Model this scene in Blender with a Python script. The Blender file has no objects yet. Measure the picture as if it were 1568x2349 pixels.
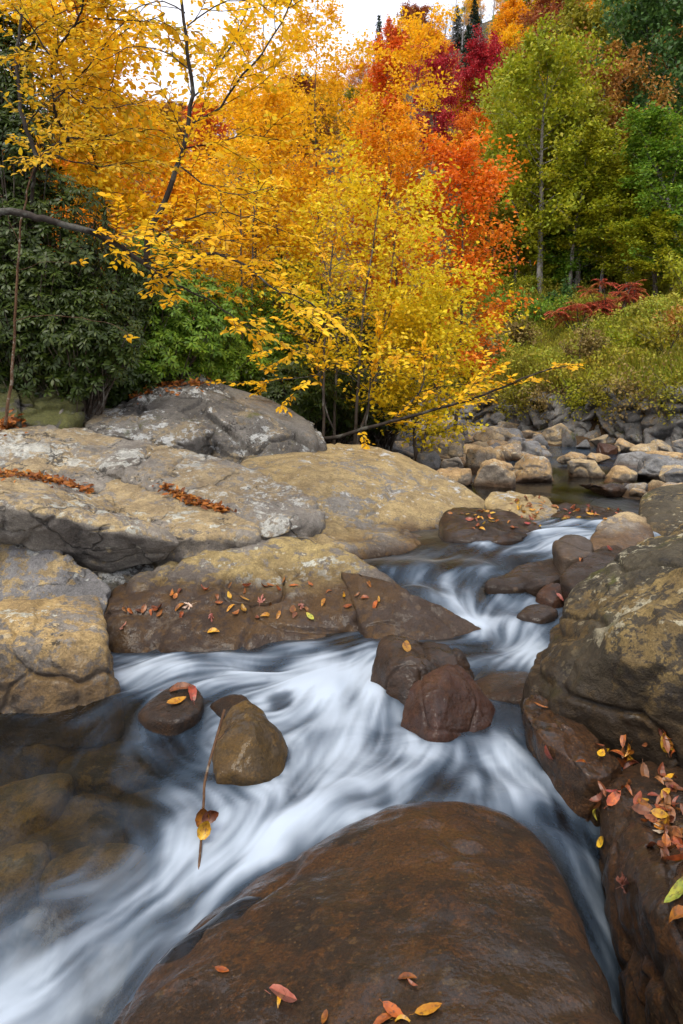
import bpy, bmesh, math, random
import numpy as np
from mathutils import Vector, Matrix
from mathutils.bvhtree import BVHTree

SC = bpy.context.scene
COL = SC.collection
RAD = math.radians
rng = np.random.default_rng(7)
random.seed(7)

# ------------------------------------------------------------------ camera
CZ = 1.6                      # eye height above the near water
F, CX, HY = 1566.0, 784.0, 920.0   # focal length, centre column and horizon row in 1568x2349 picture units
cd = bpy.data.cameras.new('camera'); cam = bpy.data.objects.new('camera', cd); COL.objects.link(cam)
cam.location = (0, 0, CZ); cam.rotation_euler = (RAD(90), 0, 0)
cd.sensor_fit = 'VERTICAL'; cd.sensor_height = 36; cd.lens = 24
cd.shift_y = -(1174.5 - HY) / 2349
cd.clip_start = 0.05; cd.clip_end = 2000
SC.camera = cam

# ------------------------------------------------------------------ sky, sun, exposure
SUN_EL, SUN_AZ = 58, 205      # azimuth clockwise from +Y: behind the camera, a little to the left
w = bpy.data.worlds.new('World'); SC.world = w; w.use_nodes = True
nt = w.node_tree; nt.nodes.clear()
wo = nt.nodes.new('ShaderNodeOutputWorld'); wb = nt.nodes.new('ShaderNodeBackground')
sky = nt.nodes.new('ShaderNodeTexSky'); sky.sky_type = 'NISHITA'; sky.sun_disc = False
sky.sun_elevation = RAD(SUN_EL); sky.sun_rotation = RAD(SUN_AZ)
cl = nt.nodes.new('ShaderNodeTexNoise'); cl.inputs['Scale'].default_value = 2.2; cl.inputs['Detail'].default_value = 6
clr = nt.nodes.new('ShaderNodeMapRange'); clr.inputs[1].default_value = .3; clr.inputs[2].default_value = .7
clr.inputs[3].default_value = .8; clr.inputs[4].default_value = .97
mx = nt.nodes.new('ShaderNodeMix'); mx.data_type = 'RGBA'
mx.inputs['B'].default_value = (6.6, 6.7, 7.4, 1)      # even cloud cover over the clear sky
nt.links.new(cl.outputs['Fac'], clr.inputs[0]); nt.links.new(clr.outputs[0], mx.inputs['Factor'])
nt.links.new(sky.outputs[0], mx.inputs['A']); nt.links.new(mx.outputs['Result'], wb.inputs[0])
wb.inputs[1].default_value = 0.1
nt.links.new(wb.outputs[0], wo.inputs[0])
sl = bpy.data.lights.new('sun', 'SUN'); so = bpy.data.objects.new('sun', sl); COL.objects.link(so)
sl.energy = 1.5; sl.angle = RAD(35); sl.color = (1.0, .93, .8)
a, e = RAD(SUN_AZ), RAD(SUN_EL)
sd = Vector((math.sin(a) * math.cos(e), math.cos(a) * math.cos(e), math.sin(e)))
so.rotation_euler = sd.to_track_quat('Z', 'Y').to_euler()
vs = SC.view_settings; vs.view_transform = 'Standard'; vs.look = 'None'; vs.gamma = 1; vs.use_curve_mapping = False
vs.exposure = 1.1
SC.cycles.max_bounces = 4; SC.cycles.diffuse_bounces = 3; SC.cycles.glossy_bounces = 2; SC.cycles.transmission_bounces = 3; SC.cycles.transparent_max_bounces = 8
SC.cycles.use_adaptive_sampling = True; SC.cycles.adaptive_threshold = .03
SC.cycles.use_denoising = True
SC.cycles.caustics_reflective = False; SC.cycles.caustics_refractive = False

# ------------------------------------------------------------------ helpers
def W(px, py, d):             # a point seen at picture position (px, py), d metres away
    return np.array(((px - CX) / F * d, d, CZ - (py - HY) / F * d))
def G(px, py, z):             # the same, on the level z
    return W(px, py, (CZ - z) / ((py - HY) / F))

TAB = np.random.default_rng(11).random((64, 64, 64)).astype(np.float32)
def vnoise(P):
    i = np.floor(P).astype(np.int64); f = (P - i); u = f * f * f * (f * (f * 6 - 15) + 10)
    i &= 63; j = (i + 1) & 63
    x0, y0, z0 = i[:, 0], i[:, 1], i[:, 2]; x1, y1, z1 = j[:, 0], j[:, 1], j[:, 2]
    ux, uy, uz = u[:, 0], u[:, 1], u[:, 2]
    a = TAB[x0, y0, z0] * (1 - ux) + TAB[x1, y0, z0] * ux
    b = TAB[x0, y1, z0] * (1 - ux) + TAB[x1, y1, z0] * ux
    c = TAB[x0, y0, z1] * (1 - ux) + TAB[x1, y0, z1] * ux
    d = TAB[x0, y1, z1] * (1 - ux) + TAB[x1, y1, z1] * ux
    return ((a * (1 - uy) + b * uy) * (1 - uz) + (c * (1 - uy) + d * uy) * uz) * 2 - 1
def fbm(P, octaves=4, gain=.5):
    s = np.zeros(len(P)); a = 1.
    for k in range(octaves):
        s += a * vnoise(P * 2.03 ** k + 17.3 * k); a *= gain
    return s

def mesh(name, V, Fc, smooth=False, mats=()):
    V = np.ascontiguousarray(V, dtype=np.float32); Fc = np.ascontiguousarray(Fc, dtype=np.int32)
    me = bpy.data.meshes.new(name); k = Fc.shape[1]
    me.vertices.add(len(V)); me.vertices.foreach_set('co', V.ravel())
    me.loops.add(Fc.size); me.loops.foreach_set('vertex_index', Fc.ravel())
    me.polygons.add(len(Fc)); me.polygons.foreach_set('loop_start', np.arange(0, Fc.size, k, dtype=np.int32))
    if smooth: me.polygons.foreach_set('use_smooth', np.ones(len(Fc), dtype=bool))
    me.update(calc_edges=True)
    for m in mats: me.materials.append(m)
    return me
def obj(name, me, parent=None, loc=(0, 0, 0)):
    o = bpy.data.objects.new(name, me); COL.objects.link(o); o.location = loc
    if parent is not None: o.parent = parent
    return o
def tag(o, label=None, cat=None, group=None, kind=None):
    if label: o['label'] = label
    if cat: o['category'] = cat
    if group: o['group'] = group
    if kind: o['kind'] = kind
    return o
def thing(name, label, cat, loc=(0, 0, 0), group=None):
    o = bpy.data.objects.new(name, None); COL.objects.link(o); o.location = loc
    return tag(o, label, cat, group)

# ------------------------------------------------------------------ materials
class NB:
    def __init__(s, name):
        s.m = bpy.data.materials.new(name); s.m.use_nodes = True; s.t = s.m.node_tree; s.t.nodes.clear()
        s.out = s.t.nodes.new('ShaderNodeOutputMaterial')
        s._pos = None
    def n(s, kind, **kw):
        x = s.t.nodes.new('ShaderNode' + kind)
        for k, v in kw.items(): setattr(x, k, v)
        return x
    def l(s, a, b): s.t.links.new(a, b)
    def put(s, sock, v):
        if isinstance(v, bpy.types.NodeSocket): s.l(v, sock)
        elif isinstance(v, (tuple, list)) and len(v) == 3 and sock.type == 'RGBA': sock.default_value = (*v, 1)
        else: sock.default_value = v
    def pos(s):
        if s._pos is None: s._pos = s.n('NewGeometry').outputs['Position']
        return s._pos
    def noise(s, scale, detail=5, rough=.55, off=(0, 0, 0), dist=0., stretch=None):
        v = s.pos()
        if off != (0, 0, 0) or stretch:
            mp = s.n('Mapping'); mp.inputs['Location'].default_value = off
            if stretch: mp.inputs['Scale'].default_value = stretch[0]; mp.inputs['Rotation'].default_value = stretch[1]
            s.l(v, mp.inputs[0]); v = mp.outputs[0]
        x = s.n('TexNoise'); s.l(v, x.inputs['Vector'])
        x.inputs['Scale'].default_value = scale; x.inputs['Detail'].default_value = detail
        x.inputs['Roughness'].default_value = rough; x.inputs['Distortion'].default_value = dist
        return x.outputs['Fac']
    def vor(s, scale, feature='F1', rnd=1., vec=None, out='Distance'):
        x = s.n('TexVoronoi', feature=feature); s.l(vec or s.pos(), x.inputs['Vector'])
        x.inputs['Scale'].default_value = scale; x.inputs['Randomness'].default_value = rnd
        return x.outputs[out]
    def rng(s, v, a, b, c=0., d=1., smooth=True):
        x = s.n('MapRange', interpolation_type='SMOOTHSTEP' if smooth else 'LINEAR')
        s.put(x.inputs[0], v)
        for k, q in enumerate((a, b, c, d)): s.put(x.inputs[k + 1], q)
        return x.outputs[0]
    def math(s, op, a, b=0., clamp=False):
        x = s.n('Math', operation=op, use_clamp=clamp); s.put(x.inputs[0], a); s.put(x.inputs[1], b); return x.outputs[0]
    def mix(s, f, a, b, blend='MIX'):
        x = s.n('Mix', data_type='RGBA', blend_type=blend); s.put(x.inputs['Factor'], f)
        s.put(x.inputs['A'], a); s.put(x.inputs['B'], b); return x.outputs['Result']
    def bump(s, h, strength, dist, normal=None):
        x = s.n('Bump'); s.put(x.inputs['Height'], h); x.inputs['Strength'].default_value = strength
        x.inputs['Distance'].default_value = dist
        if normal is not None: s.l(normal, x.inputs['Normal'])
        return x.outputs[0]
    def bsdf(s, col, rough=.8, spec=.4, normal=None, **kw):
        x = s.n('BsdfPrincipled'); s.put(x.inputs['Base Color'], col); s.put(x.inputs['Roughness'], rough)
        s.put(x.inputs['Specular IOR Level'], spec)
        if normal is not None: s.l(normal, x.inputs['Normal'])
        for k, v in kw.items(): s.put(x.inputs[k], v)
        return x.outputs[0]
    def done(s, sh): s.l(sh, s.out.inputs['Surface']); return s.m

def rock_mat(name, base=(.2, .185, .17), base2=(.1, .09, .08), tan=(.38, .27, .12), tan_amt=.5, lich=(.5, .5, .43), lich_amt=.4,
             spots=.3, dark=.3, moss=0., wet=None, wet_mult=(.36, .27, .2), crack=0., off=0., rough=.85, grain=1., wet_gloss=.22, lumps=1., up=(-.15, .35), spec=.45, film=.6, film_bump=.25, speck=0.):
    b = NB(name); o = (off, off * .7, off * 1.3)
    n1 = b.noise(1.8, 6, .68, o)
    col = b.mix(b.rng(n1, .36, .62), base, base2)
    n2 = b.noise(1.3, 5, .6, (o[0] + 5, 3, 1))
    n2b = b.noise(12, 6, .72, (2, 3, 4))
    n2c = b.math('ADD', n2, b.math('MULTIPLY', b.math('SUBTRACT', n2b, .5), .85))
    t = .72 - .44 * tan_amt
    tm = b.rng(n2c, t - .035, t + .035)
    nzs = b.n('SeparateXYZ'); b.l(b.n('NewGeometry').outputs['Normal'], nzs.inputs[0]); upm = b.rng(b.math('ADD', nzs.outputs[2], b.math('MULTIPLY', b.math('SUBTRACT', n2b, .5), .8)), *up)  # ochre and lichen kept to upward faces; undercut fronts painted darker, as in shade
    tm = b.math('MULTIPLY', tm, upm)
    tcol = b.mix(b.rng(b.noise(5, 6, .6, (7, 1, 2)), .35, .65), tan, tuple(c * q for c, q in zip(tan, (.62, .6, .62))))
    col = b.mix(b.math('MULTIPLY', tm, .9), col, tcol)
    if lich_amt > 0:
        n3 = b.math('ADD', b.noise(2.2, 4, .6, (o[0] + 9, 2, 5)), b.math('MULTIPLY', b.math('SUBTRACT', b.noise(13, 6, .72, (1, 8, 3)), .5), .9))
        t = .78 - .38 * lich_amt
        lm = b.math('MULTIPLY', b.rng(n3, t - .015, t + .025), upm)
        lcol = b.mix(b.rng(b.noise(9, 3, .5, (4, 4, 4)), .4, .6), lich, tuple(c * .7 for c in lich))
        col = b.mix(b.math('MULTIPLY', lm, .85), col, lcol)
    if spots > 0:
        wv = b.n('VectorMath', operation='ADD'); b.l(b.pos(), wv.inputs[0])
        wn = b.n('TexNoise'); wn.inputs['Scale'].default_value = 30; b.l(b.pos(), wn.inputs['Vector'])
        ws = b.n('VectorMath', operation='SCALE'); b.l(wn.outputs['Color'], ws.inputs[0]); ws.inputs['Scale'].default_value = .03
        b.l(ws.outputs[0], wv.inputs[1])
        vx = b.n('TexVoronoi'); b.l(wv.outputs[0], vx.inputs['Vector']); vx.inputs['Scale'].default_value = 19
        sz = b.math('MULTIPLY', b.n('SeparateColor').outputs[0], 1.)
        sep = sz.node.inputs[0].links[0].from_node; b.l(vx.outputs['Color'], sep.inputs[0])
        rad = b.math('MULTIPLY', b.rng(sep.outputs[0], 1 - spots, 1.), .42)
        zone = b.rng(b.noise(1.7, 3, .5, (o[0], 9, 9)), .42, .6)
        sm = b.rng(vx.outputs['Distance'], b.math('SUBTRACT', rad, .09), rad, 1., 0.)
        sm = b.math('MULTIPLY', sm, zone)
        scol = b.mix(sep.outputs[1], tuple(min(1, c * 1.15) for c in tan), lich)
        col = b.mix(b.math('MULTIPLY', sm, .8), col, scol)
    if dark > 0:
        n4 = b.math('ADD', b.noise(3.1, 5, .6, (o[0] + 3, 7, 7)), b.math('MULTIPLY', b.math('SUBTRACT', b.noise(26, 5, .7, (6, 1, 1)), .5), .7))
        t = .8 - .36 * dark
        col = b.mix(b.math('MULTIPLY', b.rng(n4, t - .015, t + .03), .85), col, (.032, .028, .024))
    if moss > 0:
        nz = b.n('SeparateXYZ'); b.l(b.n('NewGeometry').outputs['Normal'], nz.inputs[0])
        mm = b.rng(b.noise(2.3, 7, .65, (o[0] + 1, 1, 6)), .66 - .36 * moss, .76 - .36 * moss)
        mcol = b.mix(b.noise(40, 3, .5), (.035, .05, .01), (.13, .12, .02))
        col = b.mix(b.math('MULTIPLY', mm, .85), col, mcol)
    # grain
    gr = b.noise(95, 4, .7)
    gv = b.n('HueSaturation'); b.l(col, gv.inputs['Color']); b.put(gv.inputs['Value'], b.math('MULTIPLY', b.rng(gr, .3, .7, 1 - .45 * grain, 1 + .35 * grain, False), b.rng(b.noise(24, 4, .7, (5, 5, 5)), .3, .7, .7, 1.25, False)))
    col = gv.outputs[0]
    if speck > 0:
        sv = b.n('TexVoronoi'); b.l(b.pos(), sv.inputs['Vector']); sv.inputs['Scale'].default_value = 62
        ss = b.n('SeparateColor'); b.l(sv.outputs['Color'], ss.inputs[0])
        sk = b.math('MULTIPLY', b.rng(sv.outputs['Distance'], .12, .3, 1., 0.), b.rng(ss.outputs[0], .62, .8))
        col = b.mix(b.math('MULTIPLY', sk, speck), col, b.mix(ss.outputs[1], (.75, .55, .3), (.5, .42, .34)))
    rg = rough
    if wet is not None:
        sx = b.n('SeparateXYZ'); b.l(b.pos(), sx.inputs[0])
        zz = b.math('SUBTRACT', sx.outputs[2], b.math('MULTIPLY', b.math('SUBTRACT', b.noise(2.6, 6, .6, (8, 8, 1)), .5), .55 * (wet[1] - wet[0]) + .12))
        wm = b.rng(zz, wet[0], wet[1], 1., 0.)
        col = b.mix(wm, col, b.mix(1., b.mix(.25, col, (.16, .11, .07)), wet_mult, 'MULTIPLY'))
        rgw = b.rng(b.noise(22, 4, .6, (3, 3, 8)), .3, .7, wet_gloss * .6, wet_gloss * 2.2)
        rr = b.n('Mix', data_type='FLOAT'); b.put(rr.inputs[0], wm); rr.inputs[2].default_value = rough; b.l(rgw, rr.inputs[3])
        rg = rr.outputs[0]
    h = b.math('ADD', b.math('MULTIPLY', b.noise(8, 6, .68, (1, 2, 2)), lumps), b.math('MULTIPLY', b.noise(75, 4, .7), .35))
    if crack > 0:
        dv = b.n('VectorMath', operation='ADD'); b.l(b.pos(), dv.inputs[0])
        dn = b.n('TexNoise'); dn.inputs['Scale'].default_value = 1.5; dn.inputs['Detail'].default_value = 6; b.l(b.pos(), dn.inputs['Vector'])
        ds = b.n('VectorMath', operation='SCALE'); b.l(dn.outputs['Color'], ds.inputs[0]); ds.inputs['Scale'].default_value = .9
        b.l(ds.outputs[0], dv.inputs[1])
        cv = b.vor(1.05, 'DISTANCE_TO_EDGE', 1., dv.outputs[0])
        cm = b.math('MULTIPLY', b.rng(cv, .002, .016, 1., 0.), b.rng(b.noise(2, 3, .5, (3, 6, 6)), .45, .6))
        col = b.mix(b.math('MULTIPLY', cm, crack), col, (.022, .02, .018))
        h = b.math('SUBTRACT', h, b.math('MULTIPLY', cm, .8 * crack))
    nrm = b.bump(h, .9, .045 if wet and wet[0] > 2 else .035)
    if wet is not None and film > 0:
        cn = b.bump(b.math('ADD', b.noise(11, 3, .5, (4, 1, 7)), b.math('MULTIPLY', b.noise(48, 3, .6, (2, 9, 1)), .45)), film_bump, .05)
        return b.done(b.bsdf(col, .75, .25, nrm, **{'Coat Weight': b.math('MULTIPLY', b.math('MULTIPLY', wm, film), b.rng(b.noise(4, 5, .65, (6, 2, 4)), .38, .6, .25, 1.)), 'Coat Roughness': .07, 'Coat IOR': 1.36, 'Coat Normal': cn}))
    return b.done(b.bsdf(col, rg, spec, nrm))

def leaf_mat(name, cols, trans=.35, rough=.5, spec=.25, var=.5, nscale=.8):
    """cols: three colours; each leaf takes its own mix of them, whole sprays lean one way"""
    b = NB(name)
    ri = b.n('NewGeometry').outputs['Random Per Island']
    nz = b.noise(nscale, 3, .5)
    f = b.math('ADD', b.math('MULTIPLY', ri, var), b.math('MULTIPLY', b.rng(nz, .25, .75, 0, 1, False), 1 - var))
    c = b.mix(b.rng(f, 0., .5, smooth=False), cols[0], cols[1]); c = b.mix(b.rng(f, .5, 1., smooth=False), c, cols[2])
    v = b.n('HueSaturation'); b.l(c, v.inputs['Color'])
    b.put(v.inputs['Value'], b.rng(b.math('FRACT', b.math('MULTIPLY', ri, 91.7)), 0, 1, .72, 1.2, False))
    c = v.outputs[0]
    p = b.bsdf(c, rough, spec)
    tr = b.n('BsdfTranslucent'); b.l(c, tr.inputs[0])
    ms = b.n('MixShader'); ms.inputs[0].default_value = trans; b.l(p, ms.inputs[1]); b.l(tr.outputs[0], ms.inputs[2])
    return b.done(ms.outputs[0])

def bark_mat(name, c1, c2, patch=None, scale=1.):
    b = NB(name)
    n = b.noise(9 * scale, 6, .65, stretch=((1, 1, .25), (0, 0, 0)))
    c = b.mix(b.rng(n, .35, .65), c1, c2)
    if patch: c = b.mix(b.rng(b.noise(5 * scale, 5, .7, (3, 1, 1)), .52, .62), c, patch)
    return b.done(b.bsdf(c, .9, .2, b.bump(b.noise(25 * scale, 5, .7, stretch=((1, 1, .3), (0, 0, 0))), .8, .01)))

MB = {
 'dark': bark_mat('bark_dark', (.022, .017, .013), (.045, .036, .03), (.08, .078, .066)),
 'brown': bark_mat('bark_brown', (.05, .036, .026), (.1, .08, .062), (.16, .15, .13)),
 'pale': bark_mat('bark_pale', (.15, .135, .115), (.27, .245, .21), (.08, .07, .06)),
 'grey': bark_mat('bark_grey', (.1, .09, .082), (.19, .175, .165)),
 'bare': bark_mat('bark_bare', (.2, .19, .19), (.33, .32, .32)),
 'red': bark_mat('bark_sapling', (.07, .035, .018), (.14, .08, .045), (.2, .17, .13), 2.),
}

# ------------------------------------------------------------------ terrain
def sstep(x, a, b):
    t = np.clip((x - a) / (b - a), 0, 1); return t * t * (3 - 2 * t)
YS = [0, 1.5, 2.5, 3.5, 4.5, 5.2, 6, 7, 8, 9, 11, 14, 20, 24, 40]
XL = [-1.7, -1.7, -2.0, -1.7, -1.4, -.4, .3, 1.2, 1.5, 1.2, .5, 1.2, 1.9, 2.0, 2.]
XR = [1.3, 1.2, 1.3, 1.5, 1.7, 2.0, 2.5, 3.3, 4.2, 4.7, 6.0, 9, 14, 18, 20]
WA, WB_ = np.array((8.8, 12.2)), np.array((2.3, 24.4))       # foot of the retaining wall
def wall_d(x, y):
    t = WB_ - WA; L = np.hypot(*t)
    return ((x - WA[0]) * t[1] - (y - WA[1]) * t[0]) / L
def terrain(x, y):
    x = np.asarray(x, float); y = np.asarray(y, float)
    bed = np.interp(y, [0, 1.6, 2.4, 4.6, 5.2, 7, 8.5, 14, 18, 24, 40], [-1.8, -1.6, -1.0, -.5, -.1, .1, .2, .3, .5, .8, 1.5])
    dl = np.interp(y, YS, XL) - x; dr = x - np.interp(y, YS, XR)
    left = bed + np.where(dl > 0, np.interp(y, [0, 7.5, 9.5], [.35, .45, 1.2]) * (1 - np.exp(-dl * .32)) + .1 * np.maximum(dl - 3.5, 0), 0)
    right = np.where(dr > 0, .9 * (1 - np.exp(-dr * .5)), 0)
    low = left + right
    wd = wall_d(x, y)
    bank = 1.55 + np.minimum(np.maximum(wd, 0) * .36, 5.2) + np.maximum(wd - 14.5, 0) * .08
    low = np.where((wd > .12) & (y > 9), np.maximum(bank, low), low)
    ridge = np.interp(x, [-160, -45, -21, 2, 13, 25, 90, 220], [54, 66, 72, 78, 86, 96, 124, 148])
    t = np.clip((y - 26) / 154, 0, 1.)
    hill = 5.5 + (ridge - 5.5) * t ** 1.12 - np.maximum(y - 185, 0) * .35
    s = sstep(y, 24, 46)
    P = np.stack([x.ravel() * .3, y.ravel() * .3, np.zeros(x.size)], 1)
    n = fbm(P, 4).reshape(x.shape)
    return low * (1 - s) + hill * s + n * (.05 + .03 * np.clip(y - 9, 0, 30) * (1 - .5 * s))
xs = np.concatenate([np.linspace(-170, -14, 40)[:-1], np.linspace(-14, 20, 180), np.linspace(20, 230, 50)[1:]])
ysg = np.concatenate([np.linspace(-6, 1, 10)[:-1], np.linspace(1, 30, 170), np.linspace(30, 330, 90)[1:]])
gx, gy = np.meshgrid(xs, ysg); gz = terrain(gx, gy)
def grid_faces(ny, nx):
    i = np.arange(nx * ny).reshape(ny, nx)
    return np.stack([i[:-1, :-1].ravel(), i[:-1, 1:].ravel(), i[1:, 1:].ravel(), i[1:, :-1].ravel()], 1)
b = NB('forest_floor')
c = b.mix(b.rng(b.noise(1.5, 8, .7), .35, .65), (.045, .03, .018), (.1, .062, .03))
c = b.mix(b.rng(b.noise(11, 6, .7, (2, 2, 2)), .52, .62), c, (.16, .085, .03))
c = b.mix(b.rng(b.noise(.6, 5, .6, (5, 2, 2)), .5, .62), c, (.05, .06, .018))
M_FLOOR = b.done(b.bsdf(c, .9, .2, b.bump(b.noise(14, 8, .7), .9, .08)))
ground = obj('ground', mesh('ground', np.stack([gx.ravel(), gy.ravel(), gz.ravel()], 1), grid_faces(*gx.shape), True, [M_FLOOR]))
tag(ground, kind='structure')

# ------------------------------------------------------------------ rocks
_ico = {}
def ico(level):
    if level not in _ico:
        bm = bmesh.new(); bmesh.ops.create_icosphere(bm, subdivisions=level, radius=1)
        V = np.array([v.co for v in bm.verts]); V /= np.linalg.norm(V, axis=1)[:, None]
        Fc = np.array([[v.index for v in f.verts] for f in bm.faces]); bm.free()
        _ico[level] = (V, Fc)
    return _ico[level]
def hull_planes(P):
    bm = bmesh.new()
    for p in P: bm.verts.new(p)
    bmesh.ops.convex_hull(bm, input=bm.verts[:])
    bm.normal_update(); N, H = [], []
    for f in bm.faces:
        if f.calc_area() < 1e-7: continue
        n = np.array(f.normal); h = n @ np.array(f.verts[0].co)
        if h < 0: n, h = -n, -h
        if any(n @ m > .985 and abs(h - g) < .05 * max(h, g) + 1e-6 for m, g in zip(N, H)): continue
        N.append(n); H.append(h)
    bm.free()
    return np.array(N), np.maximum(np.array(H), 1e-3)
def rock_shape(P, level=6, p=12, amp=.03, freq=1.4, fine=.5, seed=0, chips=0, strata=0., strata_dir=(.1, .3, 1), grow=None, nvis=None, blocks=None):
    """rounded polyhedron through the points P (world), weathered by noise; returns verts about the centre, faces, centre"""
    r = np.random.default_rng(seed + 100)
    P = np.asarray(P, float); lo, hi = P.min(0), P.max(0); c = (lo + hi) / 2; s = (hi - lo) / 2
    Q = (P - c) / s
    Q = Q + r.normal(0, 1e-4, Q.shape)
    N, H = hull_planes([tuple(q) for q in Q])
    for k in range(chips):
        n = r.normal(size=3); n /= np.linalg.norm(n); hh = (Q @ n).max() * r.uniform(.84, .95)
        N = np.vstack([N, n]); H = np.append(H, hh)
    D, Fc = ico(level)
    q = np.maximum(D @ N.T, 0) / H
    qp = q ** p
    if grow is None:                 # rounding shrinks the corners: swell until the given points lie about on the surface
        Qv = Q[:nvis] if nvis else Q
        L = np.linalg.norm(Qv, axis=1); rv = (np.maximum((Qv / L[:, None]) @ N.T, 0) / H) ** p
        grow = 1 + .85 * max(0, np.mean(np.clip(L * rv.sum(1) ** (1 / p), .98, 1.5)) - 1)
    R = qp.sum(1) ** (-1 / p) * grow
    V = D * R[:, None] * s
    n = (qp / (q + 1e-9) / H) @ N / s; n /= np.linalg.norm(n, axis=1)[:, None]
    sc = float(np.mean(s)); off = r.uniform(0, 50, 3)
    X = V + c + off
    d = amp * fbm(X * freq, 5, .5) + amp * fine * .35 * fbm(X * freq * 6, 3, .55)
    if strata > 0:
        sdv = np.array(strata_dir, float); sdv /= np.linalg.norm(sdv)
        tt = X @ sdv + .06 * fbm(X * 1.2, 2)
        d += strata * vnoise(np.stack([tt * 11, tt * 0 + 3, tt * 0], 1)) * (.5 + .5 * vnoise(X * 1.1))
    if blocks:                        # (size, step height, groove depth, stretch along y and z)
        bs, st_, gr_, sx_, sz_ = blocks
        Y = X + .22 * bs * np.stack([fbm(X * 2.2 / bs * .5 + k_, 3) for k_ in (0, 13, 29)], 1)
        val, bd = cells(Y / bs * np.array((1., sx_, sz_)), seed)
        d += st_ * (val - .5) * sstep(bd, 0, .1) - gr_ * np.exp(-(bd / .045) ** 2)
    # crevices: sharp shallow grooves
    rg_ = 1 - np.abs(vnoise(X * freq * 2.3 + 7)); d += amp * .45 * (rg_ ** 3 - .4)
    d -= amp * .7 * np.exp(-(np.abs(vnoise(X * freq * 1.3 + 31)) / .05) ** 2)
    V = V + n * d[:, None]
    return V, Fc, c
def cells(X, seed):
    """jittered cells: random value of the cell, and distance to its border"""
    i = np.floor(X).astype(np.int64); best = np.full(len(X), 9.); second = best.copy(); val = np.zeros(len(X))
    for dx in (-1, 0, 1):
        for dy in (-1, 0, 1):
            for dz in (-1, 0, 1):
                j = i + np.array((dx, dy, dz)); a_, b_, c_ = (j & 63).T
                q = j + np.stack([TAB[a_, b_, c_], TAB[b_, (c_ + 7) & 63, a_], TAB[(c_ + 3) & 63, a_, b_]], 1)
                dd = np.linalg.norm(X - q, axis=1); n_ = dd < best
                second = np.where(n_, best, np.minimum(second, dd)); val = np.where(n_, TAB[(a_ + seed) & 63, b_, c_], val); best = np.where(n_, dd, best)
    return val, second - best
ROCKS = []     # (verts, faces) in world space, for laying leaves on
def add_rock(name, label, P, mat, cat='boulder', group=None, base=None, bshrink=.93, pick=True, **kw):
    P = [np.asarray(p, float) for p in P]; nv = len(P)
    if base is not None:
        m = np.mean(P, axis=0)
        P = P + [np.array((m[0] + (p[0] - m[0]) * bshrink, m[1] + (p[1] - m[1]) * bshrink, base)) for p in P]
    V, Fc, c = rock_shape(P, nvis=nv, **kw)
    o = obj(name, mesh(name, V, Fc, True, [mat]), loc=c)
    tag(o, label, cat, group)
    if pick: ROCKS.append((V + c, Fc))
    return o
def PX(*pts, k=1.): return [W(p[0], p[1], p[2] * k) for p in pts]

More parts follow.
